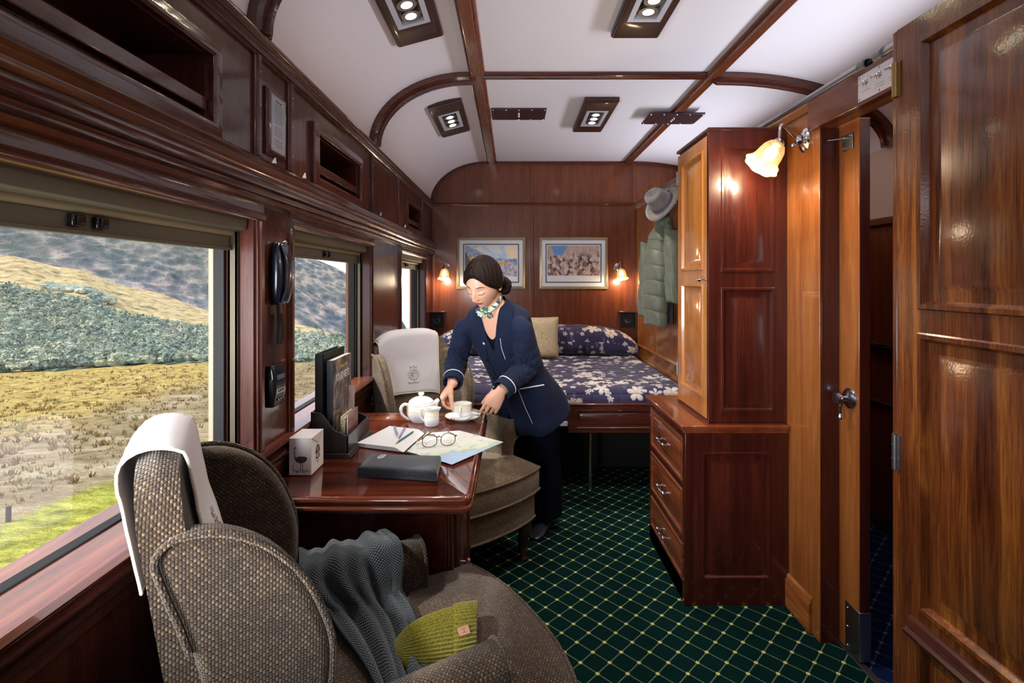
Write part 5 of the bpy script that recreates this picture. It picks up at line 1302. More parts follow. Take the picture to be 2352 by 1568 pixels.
def bean_ring(u, cuff=0):
    L = .215; w_ = .098*min(1, (1-(1-min(1, u/.80))**2.2))**.5*(1 if u < .8 else 1-.25*(u-.80)); h_ = .040*min(1, (1-(1-min(1, u/.5))**2))**.5; h_ = max(h_, .002)*(1-.25*sstep(.6, 1, u)); w_ = max(w_, .003)
    out = []
    for i in range(288):
        t = 2*PI*i/288; rb = 1+(.020 if cuff else .018)*math.cos(t*48)*min(1, u*4)
        yy = (w_+cuff)*math.cos(t)*rb; zz = (h_+cuff)*math.sin(t)*(rb+.06*math.cos(t*48)*min(1, u*4)); zz = max(zz, -.012)
        out.append(V((L*u + .012*math.cos(2*t)*0 + .025*(yy/.1)*u, yy, zz+.016)))
    return out
mb = MB(); mb.loft([bean_ring(.004+.996*(i/28)**1.1) for i in range(29)]); bd = mb.build('ribbed_body', bean, r, angle=180)
mb = MB(); mb.loft([bean_ring(u, c) for u, c in ((.72, .001), (.72, .006), (.80, .0075), (1.0, .0075), (1.015, .004), (1.01, -.002))], cap=False); cf = mb.build('folded_cuff', bean, r, angle=180)
mb = MB(); c = V((.176, -.030, .0570)); M = frame(c, (1, .1, -.02), (-.1, 1, .25), (0, -.22, 1)); mb.box((-.015, -.012, 0), (.015, .012, .003), M); pt_ = mb.build('leather_patch', mat('tan leather patch', srgb(146, 102, 80), .55), r, bevel=.002)
mb = MB()
for s in (-1, 1): mb.tube([M @ V((s*.004+.0045*math.cos(t)*s, .006*math.sin(t), .0032)) for t in [PI*.35+1.3*PI*i/12 for i in range(13)]], .0005, 5)
mb.build('stamped_mark', mat('stamp', srgb(96, 60, 44), .6), pt_)

# ================================================================== BED
quilt = mat('navy magnolia quilt', srgb(52, 48, 78), .75, spec=.2, sheen=.15); n, I = nodes(quilt); co = n.coord('UV')
def flowers(scale, size, seed):
    v2 = n.mapv(co, (1, 1, 0), loc=(seed, seed*1.7, 0)); vo = n.new('ShaderNodeTexVoronoi', feature='F1'); n.put(vo.inputs['Vector'], v2); vo.inputs['Scale'].default_value = scale; vo.inputs['Randomness'].default_value = .85
    dd = n.new('ShaderNodeVectorMath', operation='SUBTRACT'); n.put(dd.inputs[0], v2); n.put(dd.inputs[1], vo.outputs['Position']); dx_, dy_, _ = n.sep(dd.outputs[0])
    th = n.m('ARCTAN2', dy_, dx_); rr_ = n.m('MULTIPLY', vo.outputs['Distance'], 1.0); cr, cg, cb = n.sep(vo.outputs['Color'])
    pet = n.m('ABSOLUTE', n.m('COSINE', n.m('ADD', n.m('MULTIPLY', th, 2.5), n.m('MULTIPLY', cr, 6.28))))
    lim = n.m('MULTIPLY', n.m('ADD', .42, n.m('MULTIPLY', n.m('POWER', pet, .6), .58)), size)
    f = n.m('DIVIDE', rr_, lim); return f, pet, cg, vo
f1, pet, cg, vo = flowers(8.0, .50, .0); f2, pet2, cg2, vo2 = flowers(17, .44, 3.3)
base = n.mix(n.noise(co, 9, 3), srgb(40, 38, 68), srgb(66, 60, 92))
leafv = n.vor(n.mapv(co, (1, .45, 1), rot=(0, 0, .7)), 17); leaf = n.m('MULTIPLY', n.m('LESS_THAN', leafv, .20), 1)
c = n.mix(n.m('MULTIPLY', leaf, .75), base, srgb(92, 88, 124))
c = n.mix(n.m('MULTIPLY', n.m('LESS_THAN', f2, 1), n.m('GREATER_THAN', cg2, .45)), c, srgb(190, 182, 186))
inner = n.ramp(f1, [(.0, srgb(150, 116, 70)), (.22, srgb(196, 168, 128)), (.45, srgb(214, 204, 192)), (.85, srgb(200, 192, 192)), (1, srgb(160, 150, 160))])
inner = n.mix(n.m('MULTIPLY', n.m('LESS_THAN', pet, .28), .55), inner, srgb(150, 136, 142))
c = n.mix(n.m('MULTIPLY', n.m('LESS_THAN', f1, 1), n.m('GREATER_THAN', cg, .22)), c, inner)
n.put(I['Base Color'], c)
ux, uy, _ = n.sep(co); q1 = n.m('ABSOLUTE', n.m('SINE', n.m('MULTIPLY', ux, PI/.17))); q2 = n.m('ABSOLUTE', n.m('SINE', n.m('MULTIPLY', uy, PI/.17)))
puff = n.m('POWER', n.m('MULTIPLY', n.m('MINIMUM', q1, 1), q2), .35); n.put(I['Normal'], n.bump(n.m('ADD', puff, n.m('MULTIPLY', n.noise(co, 22, 3), .4)), .8, .012))
bed = thing('bed', 'double bed filling the far end, with dark panelled foot rail', 'bed', (.20, 3.95, 0)); o = bed.location
BX0, BX1 = XL+.012, XR-.022
mb = MB(); mb.box((BX0-o.x, 3.17-o.y, .46), (BX1-o.x, YB-.03-o.y, .60)); mb.build('mattress', mat('mattress ticking', srgb(60, 56, 66), .8), bed, bevel=.02)
mb = MB(); mb.box((BX0-o.x, 3.72-o.y, 0), (BX1-o.x, YB-.04-o.y, .46)); mb.build('bed_base', black_matt, bed, bevel=.01)
mb = MB(); M = frame((.352-o.x, 3.155-o.y, .440), (1, 0, 0), (0, 0, 1), (0, -1, 0)); Wd = BX1-.352
out = [(0, 0), (Wd, 0), (Wd, .180), (.030, .180), (.012, .172), (.004, .158), (0, .140)]
mb.loft([[M @ V((a, b, z)) for a, b in out] for z in (0, .022)])
fr_ = mb.build('foot_rail', wood_left_x, bed, bevel=.004, seg=3)
mb = MB(); mb.rects(M @ Matrix.Translation((.045, .028, 0)), Wd-.09, .118, [(0, .020), (0, .027), (.006, .029), (.012, .023), (.020, .021), (.03, .027)]); mb.build('carved_panel', wood_left_x, fr_)
mb = MB(); mb.box((.352-o.x, 3.128-o.y, .610), (BX1-o.x, 3.165-o.y, .624)); mb.build('rail_cap', wood_left_x, fr_, bevel=.005, seg=3)
mb = MB(); mb.box((BX0-o.x, 3.133-o.y, .44), (.12-o.x, 3.155-o.y, .620)); mb.box((BX0-o.x, 3.128-o.y, .608), (.12-o.x, 3.165-o.y, .624)); mb.build('foot_rail', wood_left_x, bed, bevel=.004)
mb = MB(); mb.box((.13-o.x, 3.15-o.y, .478), (.350-o.x, 3.165-o.y, .506)); mb.build('white_bracket', mat('white bracket', srgb(200, 204, 210), .4), bed, bevel=.002)
mb = MB(); mb.cyl((.515-o.x, 3.31-o.y, 0), (.515-o.x, 3.31-o.y, .46), .0135, 18); mb.cyl((.515-o.x, 3.31-o.y, 0), (.515-o.x, 3.31-o.y, .012), .022, 18); mb.build('chrome_leg', chrome, bed)
r = thing('bedspread', 'quilted navy bedspread with cream magnolia flowers covering the bed', 'bedspread', bed.location)
bp = spline([V((0, a, b)) for a, b in ((3.178, .50), (3.170, .60), (3.178, .660), (3.215, .695), (3.32, .706), (3.7, .712), (4.1, .712), (4.45, .712), (4.72, .71))], 6)
bl = [0]
for a, b in zip(bp, bp[1:]): bl.append(bl[-1]+(b-a).length)
def spread(u, v):
    i = v*(len(bp)-1); a = min(int(i), len(bp)-2); p = bp[a].lerp(bp[a+1], i-a); x = lerp(BX0, BX1, u)
    e = min(u, 1-u); dz = -.05*(1-sstep(0, .05, e)) if p.z > .65 else 0
    q = .007*(abs(math.sin(x*PI/.17))*abs(math.sin((bl[a]+.02)*PI/.17)))**.4
    return (x-o.x, p.y-o.y-(.012*mnoise.noise(V((x*5, p.z*3, 1))) if p.z < .66 else 0), p.z+dz+q+.008*mnoise.noise(V((x*3, p.y*3, 0))))
mb = MB(); mb.grid(spread, 120, 90, uv=lambda u, v: (lerp(BX0, BX1, u), lerp(bl[min(len(bp)-2, int(v*(len(bp)-1)))], bl[min(len(bp)-2, int(v*(len(bp)-1)))+1], v*(len(bp)-1)-min(len(bp)-2, int(v*(len(bp)-1)))))); mb.build('quilt', quilt, r, angle=180)
r = thing('bolster_pillow', 'long quilted navy magnolia bolster against the back wall', 'pillow', (.20, 4.585, .728))
def bol(u, v):
    x = lerp(-.955, .965, u); e = abs(2*u-1); hz = .255*(1-e**5.0)**.55+.012; hy = .165*(1-e**7)**.5+.01; t = v*2*PI
    cy = math.cos(t); sy = math.sin(t); zz = (.5+.5*math.copysign(abs(sy)**.8, sy))*hz; yy = -math.copysign(abs(cy)**.75, cy)*hy
    return (x, yy+(.03*(zz/hz)), zz-.012+.004*abs(math.sin(x*PI/.17)))
mb = MB(); mb.grid(bol, 90, 40, uv=lambda u, v: (u*1.92+.3, v*.8+.2)); mb.build('pillow', quilt, r, weld=True, angle=180)
r = thing('scatter_cushion', 'square beige linen cushion leaning on the bolster beside the woman', 'cushion', (.205, 4.33, .722), math.radians(-4))
lin = mat('beige linen', srgb(186, 166, 132), .85, spec=.15); n, I = nodes(lin); x, y, z = n.sep(n.coord('Object')); th_ = n.m('ADD', n.noise(n.mapv(n.coord('Object'), (1, 1, .08)), 420, 2), n.noise(n.mapv(n.coord('Object'), (.08, 1, 1)), 420, 2))
n.put(I['Base Color'], n.ramp(th_, [(.8, srgb(150, 130, 98)), (1.2, srgb(206, 188, 156))])); n.put(I['Normal'], n.bump(th_, .5, .001))
def cush(s):
    def fn(u, v):
        a, b = 2*u-1, 2*v-1; pinch = 1-.05*(1-abs(a*b))**1*0; k = ((1-a**4)*(1-b**4))**.45
        x = a*.195*(1-.045*(1-b*b)*abs(a)); z = b*.175*(1-.045*(1-a*a)*abs(b)); return (x, s*.062*k+.22*(z+.175)*.35, z+.178)
    return fn
mb = MB(); mb.grid(cush(-1), 30, 30); mb.grid(cush(1), 30, 30); mb.build('cover', lin, r, weld=True, angle=70)
mb = MB(); c_ = cush(0); mb.tube([V(c_(i/20, 0)) for i in range(20)]+[V(c_(1, i/20)) for i in range(20)]+[V(c_(1-i/20, 1)) for i in range(20)]+[V(c_(0, 1-i/20)) for i in range(20)], .004, 6, loop=True); mb.build('edge_seam', lin, r)

# ================================================================== COAT AND HAT ON THE RAIL
puffer = mat('sage padded nylon', srgb(94, 98, 84), .5, sheen=.1); n, I = nodes(puffer); n.put(I['Normal'], n.bump(n.noise(n.mapv(n.coord('Object'), (1, 1, .5)), 26, 4, .6), .5, .008))
r = thing('padded_coat', 'sage green padded coat hanging from a hook by the far right corner', 'coat', (1.085, 3.74, 1.062))
def coat_r(z0, z1, cfn, afn, bfn, n_seam, nz=90, seg=40, pw=.8):
    rings = []
    for i in range(nz+1):
        t = i/nz; z = lerp(z0, z1, t); s = abs(math.sin(PI*t*n_seam))**.30; c = cfn(t); a = afn(t)*(.95+.07*s); b = bfn(t)*(.95+.07*s)
        rings.append([V((c[0]+a*math.copysign(abs(math.cos(q))**pw, math.cos(q))+.004*math.sin(q*5+t*14), c[1]+b*math.copysign(abs(math.sin(q))**pw, math.sin(q)), z+.010*math.sin(q*2+1))) for q in [2*PI*k/seg for k in range(seg)]])
    return rings
mb = MB(); mb.loft(coat_r(0, .66, lambda t: (-.012+.01*t, 0), lambda t: curve([(0, .070), (.3, .084), (.75, .080), (1, .055)], t), lambda t: curve([(0, .15), (.6, .17), (1, .13)], t), 6)); mb.build('body', puffer, r, angle=180)
mb = MB(); mb.loft(coat_r(.62, .86, lambda t: (.0+.055*t**1.3, -.03*t), lambda t: curve([(0, .064), (.5, .042), (1, .012)], t), lambda t: curve([(0, .14), (.6, .08), (1, .02)], t), 2, 40)); mb.build('shoulders', puffer, r, angle=180)
mb = MB(); mb.loft(coat_r(.18, .70, lambda t: (.050, -.22+.05*t), lambda t: .050, lambda t: curve([(0, .052), (.7, .068), (1, .03)], t), 5, 70)); mb.build('sleeve', puffer, r, angle=180)
mb = MB(); mb.loft(coat_r(.06, .62, lambda t: (-.070+.02*t, .13), lambda t: .040, lambda t: curve([(0, .045), (.7, .06), (1, .03)], t), 5, 70)); mb.build('sleeve', puffer, r, angle=180)
mb = MB(); mb.tube(spline([(.048, -.09, .86), (.030, -.13, .80), (.030, -.16, .70), (.040, -.17, .60)], 8), [.022]*10+[.028]*10+[.018]*5, 14); mb.build('collar', puffer, r)
mb = MB(); mb.loft([[V((.055+.02*math.cos(q), -.13+.06*math.sin(q), z)) for q in [2*PI*k/12 for k in range(12)]] for z in (.02, .20)]); mb.build('lining', black_matt, r)
mb = MB(); mb.tube([(.03, -.178, .75), (.038, -.19, .5), (.04, -.185, .22)], .004, 6); mb.build('zip', mat('zip', srgb(60, 64, 60), .4, .5), r)
r = thing('coat_hook', 'small chrome hook on the partition holding the padded coat', 'hook', (XR-.001, 3.62, 1.965))
mb = MB(); mb.lathe([(.020, 0), (.020, .003), (.008, .008), (.006, .030), (.006, .055)], 16, rot_to((-1, 0, 0))); mb.ball((-.060, 0, .002), .013, seg=14, rings=10); mb.tube(spline([(-.02, 0, -.004), (-.035, 0, -.03), (-.052, 0, -.03), (-.058, 0, -.012)], 5), .005, 8); mb.build('hook', chrome, r)
hatm = mat('grey felt', srgb(126, 120, 118), .9, sheen=.3); n, I = nodes(hatm); n.put(I['Base Color'], n.ramp(n.noise(n.coord('Object'), 7, 4), [(.35, srgb(86, 82, 86)), (.65, srgb(122, 115, 110))]))
r = thing('felt_hat', 'grey felt hat hanging on its side above the padded coat', 'hat', (1.072, 3.56, 1.945))
axh = V((-.80, -.34, .50)).normalized(); Mh = rot_to(axh, (0, 1, 0)) 
def hatring(rad, z, k=1.0, el=1.0): return [Mh @ V((rad*el*math.cos(q), rad*k*math.sin(q), z+.010*math.cos(2*q)*(rad/.16)**3)) for q in [2*PI*i/48 for i in range(48)]]
mb = MB(); mb.loft([hatring(.165, -.002, .88), hatring(.167, .002, .88), hatring(.13, .004, .86), hatring(.098, .004, .84)], cap=False); mb.loft([hatring(.165, -.004, .88), hatring(.098, -.002, .84)], cap=False); br = mb.build('brim', hatm, r, angle=180, weld=True)
mb = MB(); R_ = [hatring(a, z, k) for a, z, k in ((.100, .002, .84), (.097, .020, .84), (.092, .060, .80), (.086, .095, .76), (.078, .112, .72), (.060, .114, .66), (.035, .098, .62), (.008, .094, .6))]; mb.loft(R_); mb.build('crown', hatm, r, angle=180)
mb = MB(); mb.loft([hatring(.1005, .008, .845), hatring(.1025, .008, .85), hatring(.1005, .026, .85), hatring(.098, .028, .845)], cap=False); bn = mb.build('hat_band', mat('mauve hat band', srgb(96, 84, 98), .6), r)
mb = MB(); p = Mh @ V((-.020, -.087, .030)); mb.ball(p, (.006, .004, .009), Mh, 10, 8); mb.ball(p+Mh.to_3x3() @ V((.010, 0, .004)), (.005, .003, .006), Mh, 10, 8); mb.build('silver_pin', chrome, r)
# ================================================================== THE ATTENDANT
PB = V((.12, 2.80, 0))
person = thing('person', 'woman in navy uniform with white piping, bending to set down a teacup', 'person', PB)
skin = mat('warm skin', srgb(220, 168, 142), .45, spec=.4, sss=.12)
lip_m = mat('rose lips', srgb(160, 84, 84), .4); hair_m = mat('dark brown hair', srgb(34, 22, 20), .45, spec=.15); n, I = nodes(hair_m)
hs = n.noise(n.mapv(n.coord('UV'), (60, 3, 1)), 6, 3, .7); n.put(I['Base Color'], n.ramp(hs, [(.35, srgb(9, 5, 5)), (.65, srgb(38, 23, 19))])); n.put(I['Normal'], n.bump(hs, .7, .002))
navy = mat('navy uniform cloth', srgb(25, 33, 56), .8, spec=.15, sheen=.04); n, I = nodes(navy); n.put(I['Normal'], n.bump(n.noise(n.coord('Object'), 900, 2), .2, .0005))
navy_dark = mat('dark navy trouser cloth', srgb(14, 16, 30), .85, spec=.1)
pipe_m = mat('white piping', srgb(226, 222, 224), .6)

def smooth_rim(bm, it=14):
    bmesh.ops.delete(bm, geom=[v for v in bm.verts if not v.link_faces], context='VERTS')
    rim = {v: [e.other_vert(v) for e in v.link_edges if e.is_boundary] for v in bm.verts if any(e.is_boundary for e in v.link_edges)}
    for _ in range(it):
        new = {v: (v.co*.4+sum((o.co for o in ns), V((0, 0, 0)))/len(ns)*.6) for v, ns in rim.items() if len(ns) >= 2}
        for v, c in new.items(): v.co = c
    ring = {o for v in rim for e in v.link_edges for o in [e.other_vert(v)] if o not in rim}
    for _ in range(3):
        new = {v: sum((e.other_vert(v).co for e in v.link_edges), V((0, 0, 0)))/len(v.link_edges) for v in ring}
        for v, c in new.items(): v.co = v.co*.5+c*.5
# ---- head frame: f = facing, l = her left, u = up
HC = V((-.134, 2.345, 1.382))
yaw = V((-.47, -.88, 0)).normalized(); pit = math.radians(31)
hf = V((yaw.x*math.cos(pit), yaw.y*math.cos(pit), -math.sin(pit))); hl = V((0, 0, 1)).cross(yaw).normalized(); hu = hf.cross(hl).normalized()
roll = math.radians(-4); hl, hu = (hl*math.cos(roll)+hu*math.sin(roll)), (hu*math.cos(roll)-hl*math.sin(roll))
HM = frame(HC, hf, hl, hu)
def gs(x, s): return math.exp(-(x/s)**2)
def head_pt(df, dl, du, grow=0):
    f = .094*df; l = .073*dl; u = .113*du
    if du < 0:
        t = -du; l *= 1-.33*t**1.7
        if df < 0: f *= 1-.42*t
        else: f = f*(1-.10*t)+.012*t*(1-abs(dl))
    if df < 0: f *= 1.06; u += .004*(-df)
    if df > .1 and not grow:
        a = abs(l); k = sstep(.1, .5, df); g = 0
        g += .0235*gs(l, .0078+.003*sstep(.01, -.03, u))*sstep(.028, -.026, u)*sstep(-.041, -.030, u)
        g += .009*gs(a-.0115, .0055)*gs(u+.0285, .0065)
        g += -.0115*gs(a-.030, .0150)*gs(u-.007, .0115)
        g += .0085*gs(a-.031, .0120)*gs(u-.0035, .0080)
        g += .0035*gs(a-.030, .020)*gs(u-.026, .0070)
        g += .0040*gs(a-.044, .017)*gs(u+.022, .018)
        g += .0075*gs(l, .0185)*gs(u+.0515, .0048) + .0085*gs(l, .0155)*gs(u+.0625, .0052) - .0040*gs(l, .020)*gs(u+.0570, .0018)
        g += -.0030*gs(l, .02)*gs(u+.073, .005) + .0060*gs(l, .018)*gs(u+.094, .012)
        f += k*g
    return V((f, l, u))
def head_surface(grow=0, nu=150, nv=120):
    mb = MB()
    def fn(a, b):
        th = a*2*PI; ph = b*PI
        d_ = (-math.sin(ph)*math.cos(th), math.sin(ph)*math.sin(th), math.cos(ph))
        return HM @ head_pt(*d_, grow) - PB
    mb.grid(fn, nu, nv); return mb
def L(p): return V(p)-PB
# ---- skeleton points (world)
NK = V((-.100, 2.452, 1.285)); CHEST = V((-.040, 2.560, 1.10)); WAIST = V((.030, 2.650, .90)); HIPS = V((.100, 2.745, .74)); HEM = V((.120, 2.760, .655))
LV = V((.866, -.5, 0)); FV = V((-.5, -.866, 0))
SHL = V((.048, 2.384, 1.168)); SHR = V((-.243, 2.551, 1.154))
ELL = V((.078, 2.440, .985)); ELR = V((-.285, 2.600, .985))
WRL = V((-.052, 2.310, .885)); WRR = V((-.290, 2.435, .892))
def spine_ring(c, axis, w_, d_, n=36, pw=.85, fy=1.0):
    axis = V(axis).normalized(); x = (LV-axis*LV.dot(axis)).normalized(); y = axis.cross(x); y = y if y.dot(FV) > 0 else -y
    return [c + x*w_*math.copysign(abs(math.cos(q))**pw, math.cos(q)) + y*d_*(fy if math.sin(q) > 0 else 1)*math.copysign(abs(math.sin(q))**pw, math.sin(q)) for q in [2*PI*k/n for k in range(n)]]
def torso(mb, k, dk=0, low=None):
    P = [(HEM+V((.012, .01, -.02)), .205, .158), (HEM, .202, .155), (HIPS, .190, .146), ((HIPS+WAIST)/2, .172, .128), (WAIST, .150, .112), ((WAIST+CHEST)/2, .156, .116), (CHEST, .166, .124), (CHEST.lerp(NK, .38), .172, .112), (CHEST.lerp(NK, .62), .176, .092), (CHEST.lerp(NK, .80), .142, .074), (CHEST.lerp(NK, .94), .090, .062), (NK+V((-.004, -.008, .020)), .060, .055)]
    R = []
    for i, (c, w_, d_) in enumerate(P):
        if low and i < low: continue
        a = P[max(i-1, 0)][0]; b = P[min(i+1, len(P)-1)][0]
        R.append([p-PB for p in spine_ring(c, b-a, w_*k-dk, d_*k-dk)])
    mb.loft(R)
def limb(mb, pts, rad, n=8, seg=18, off=PB):
    P = spline(pts, n); R = []
    for i in range(len(P)):
        t = i/n; a = min(int(t), len(rad)-2); R.append(lerp(rad[a], rad[a+1], min(1, t-a)))
    mb.tube([p-off for p in P], R, seg)
def hand(mb, wrist, d_, n_, left, curls, thumb=(.55, .6, .35), spread=.10):
    d_ = V(d_).normalized(); n_ = V(n_); n_ = (n_-d_*n_.dot(d_)).normalized(); s = n_.cross(d_); s = s if left else -s
    w = V(wrist)
    R = []
    for t, hw, ht in ((-.020, .024, .020), (.0, .026, .019), (.020, .033, .018), (.045, .039, .017), (.068, .041, .015), (.084, .038, .012)):
        c = w+d_*t+s*(.003 if t > .03 else 0)
        R.append([c+s*hw*math.copysign(abs(math.cos(q))**.8, math.cos(q))+n_*ht*math.copysign(abs(math.sin(q))**.9, math.sin(q))-PB for q in [2*PI*k/20 for k in range(20)]])
    mb.loft(R)
    nails = []
    for i, (off, ln, r0) in enumerate(((.0300, .072, .0086), (.0100, .080, .0088), (-.0110, .074, .0084), (-.0300, .058, .0076))):
        base = w+d_*.078+s*off; cd = (d_+s*spread*(1.5-i)*.55).normalized(); cn = n_; pts = [base-d_*.012]; rad = [r0]; p = base; pts.append(p); rad.append(r0)
        for j, fr_ in enumerate((.45, .30, .25)):
            a = math.radians(curls[i][j] if isinstance(curls[i], (tuple, list)) else curls[i]); cd, cn = (cd*math.cos(a)+cn*math.sin(a)), (cn*math.cos(a)-cd*math.sin(a))
            p = p+cd*ln*fr_; pts.append(p); rad.append(r0*(.94, .86, .70)[j])
        P = []; RR = []
        for a_, b_, ra, rb in zip(pts, pts[1:], rad, rad[1:]):
            for q in range(4): P.append(a_.lerp(b_, q/4)-PB); RR.append(lerp(ra, rb, q/4)*(1.05 if q == 0 else 1))
        P.append(pts[-1]-PB); RR.append(rad[-1]); mb.tube(P, RR, 12); mb.ball(pts[-1]-PB, rad[-1]*1.0, seg=10, rings=8)
        nails.append((pts[-1]-cd*.004-cn*rad[-1]*.82, cd, -cn, rad[-1]))
    base = w+d_*.018+s*.022; td = (s*thumb[0]+d_*thumb[1]+n_*thumb[2]).normalized(); t2 = (s*thumb[0]*.2+d_*thumb[1]*1.2+n_*(thumb[2]+.25)).normalized()
    pts = [base-PB, base+td*.030-PB, base+td*.048+t2*.004-PB, base+td*.050+t2*.028-PB, base+td*.052+t2*.050-PB]
    mb.tube(spline(pts, 4), [.0150]*4+[.0125]*4+[.0108]*4+[.0100]*4+[.0080], 12); mb.ball(pts[-1], .0085, seg=10, rings=8)
    nails.append((pts[-1]+PB-t2*.004-n_*.007, t2, -n_, .0085))
    return nails
# ---- the body, one surface
mb = head_surface()
ear = [HM @ V((-.012, s*.072, -.004)) - PB for s in (-1, 1)]
for s, e in zip((-1, 1), ear):
    mb.tube([HM @ V((-.010-.006*math.cos(t)+.012*math.cos(t)*0 + .015*math.cos(t), s*(.074+.006*abs(math.sin(t/2))), -.008+.027*math.sin(t))) - PB for t in [2*PI*i/18 for i in range(18)]], .0045, 8, loop=True)
    mb.ball(e, (.012, .012, .020), HM, 12, 8)
nk0 = NK-PB+V((.0, .0, -.03)); nk1 = HM @ V((-.030, 0, -.060)) - PB
mb.tube([nk0, nk0.lerp(nk1, .4)+V((0, -.004, 0)), nk1], [.056, .049, .050], 22)
torso(mb, 1, .012, low=3)
limb(mb, [SHR, ELR, WRR-V((0, 0, .0))], [.045, .038, .0255]); limb(mb, [SHL, ELL, WRL], [.045, .038, .0255])
LHD = V((-.50, .05, -.86)); RHD = V((-.60, -.08, -.79))
nl = hand(mb, WRL, LHD, (.04, .998, .05), True, [(14, 22, 14), (18, 26, 16), (24, 30, 18), (30, 34, 20)], thumb=(.32, .90, .45), spread=.04)
nr = hand(mb, WRR, RHD, (.78, .12, -.60), False, [(48, 40, 26), (54, 46, 30), (60, 50, 34), (64, 54, 36)], thumb=(.40, .75, .70), spread=.04)
for sx, hipx, kn, an in ((1, V((.175, 2.72, .80)), V((.180, 2.78, .45)), V((.190, 2.85, .06))), (-1, V((.04, 2.82, .80)), V((.035, 2.88, .45)), V((.035, 2.92, .06)))):
    limb(mb, [hipx, kn, an], [.082, .055, .038])
body = mb.build('body', [skin, lip_m], person)
bake(body, [('REMESH', dict(mode='VOXEL', voxel_size=.0028)), ('SMOOTH', dict(factor=.5, iterations=2))])
HMi = HM.inverted()
for p in body.data.polygons:
    c = HMi @ (p.center+PB)
    if c.x > .05 and abs(c.y) < .0245:
        w_ = 1-(c.y/.0245)**2; bow_ = .0012*math.cos(c.y/.006)
        if -.0565-.0115*w_-.001 < c.z < -.0570+.0095*w_**.8+bow_: p.material_index = 1
bvh = BVHTree.FromPolygons([v.co.copy() for v in body.data.vertices], [tuple(p.vertices) for p in body.data.polygons])
def face_at(l, u, off=.0006):
    o = HM @ V((.2, l, u)) - PB; h = bvh.ray_cast(o, -hf)
    return (h[0]+hf*off) if h[0] else (HM @ V((.09, l, u)) - PB)
brow_m = mat('eyebrow hair', srgb(40, 26, 22), .7)
for s in (-1, 1):
    mb = MB(); P = [face_at(s*a, b, -.0002) for a, b in ((.012, .0265), (.020, .0290), (.030, .0305), (.040, .0285), (.048, .0220))]; mb.tube(spline(P, 5), [.0013]*5+[.0022]*5+[.0021]*5+[.0015]*5+[.0006], 8); mb.build('eyebrow', brow_m, body)
    mb = MB(); P = [face_at(s*a, b, .0002) for a, b in ((.017, -.0035), (.024, -.0065), (.032, -.0078), (.040, -.0060), (.0455, -.0015))]; mb.tube(spline(P, 5), [.0008]*3+[.0014]*15+[.0016]*3, 8); mb.build('eyelashes', brow_m, body)
    mb = MB(); P = [face_at(s*a, b, -.0004) for a, b in ((.018, .0080), (.027, .0128), (.036, .0118), (.044, .0060))]; mb.tube(spline(P, 5), .0007, 6); mb.build('eyelid_crease', mat('lid shade', srgb(120, 74, 60), .6), body)
for nm, N_ in (('left', nl), ('right', nr)):
    for c, dd, nn, r0 in N_:
        mb = MB(); M = frame(c-PB, dd, nn.cross(dd), nn); mb.ball(c-PB, (.0060, .0046, .0014), M, 12, 8); mb.build('fingernail', mat('nail', srgb(226, 176, 160), .25, coat=.5) if 'nail' not in bpy.data.materials else bpy.data.materials['nail'], body)
# ---- hair
mb = MB(); lay = None
def thr(p): k = max(0, p.x+.036); return -.072+k*1.13+sstep(0, .05, p.x)*(.020*gs(p.y, .030)-.012*sstep(.03, .06, abs(p.y)))
NU, NV = 160, 110; g = {}
def hp(i, j):
    if (i % NU, j) in g: return g[(i % NU, j)]
    th = i/NU*2*PI; ph = j/NV*PI; d_ = (-math.sin(ph)*math.cos(th), math.sin(ph)*math.sin(th), math.cos(ph)); p = head_pt(*d_, 1)
    th_ = .011+.006*sstep(-.02, .06, -p.x)+.004*sstep(.0, .08, p.z)
    part = -.0065*gs(p.y-.004, .0040)*sstep(-.02, .02, p.x)*sstep(.02, .05, p.z)
    edge = p.z-thr(p); th_ *= sstep(-.004, .022, edge)
    wav = .0014*math.sin(p.x*260+p.z*90+4*math.sin(p.y*60))*sstep(.01, .04, edge)
    q = p*(1+(th_+part+wav)/max(p.length, .01)); g[(i % NU, j)] = (q, p); return g[(i % NU, j)]
vs = {}
uvl = mb.bm.loops.layers.uv.verify()
for i in range(NU):
    for j in range(NV):
        c4 = [(i, j), (i+1, j), (i+1, j+1), (i, j+1)]
        if not all(hp(*c)[1].z > thr(hp(*c)[1])-.002 for c in c4): continue
        fv = []
        for c in c4:
            k = (c[0] % NU, c[1])
            if c[1] == 0: k = (0, 0)
            if k not in vs: vs[k] = mb.bm.verts.new(HM @ hp(*k)[0] - PB)
            if vs[k] not in fv: fv.append(vs[k])
        if len(fv) > 2:
            f = mb._f(fv)
            if f:
                for lp in f.loops:
                    q = HMi @ (lp.vert.co+PB); lp[uvl].uv = (math.atan2(q.z, q.x+.03)*.3 if abs(q.y) < .06 else q.z*3, q.y*2)
SMOOTH_LATER = mb
smooth_rim(SMOOTH_LATER.bm, 20); hair = SMOOTH_LATER.build('hair', hair_m, person, solid=.003, angle=180)
hbv = BVHTree.FromPolygons([v.co.copy() for v in hair.data.vertices], [tuple(p.vertices) for p in hair.data.polygons]); P = []
for k_ in range(16):
    a_ = math.radians(lerp(34, 88, k_/15)); dd = (HM.to_3x3() @ V((math.cos(a_), .03, math.sin(a_)))).normalized(); h_ = hbv.ray_cast(HM @ V((0, .004, 0)) - PB + dd*.25, -dd)
    if h_[0]: P.append(h_[0]+dd*.0006)
if len(P) > 3: mb = MB(); mb.tube(P, [.0016]*(len(P)-1)+[.0004], 6); mb.build('hair_parting', mat('scalp parting', srgb(120, 84, 68), .6), hair)
mb = MB(); bc = HM @ V((-.104, .036, -.072)) - PB
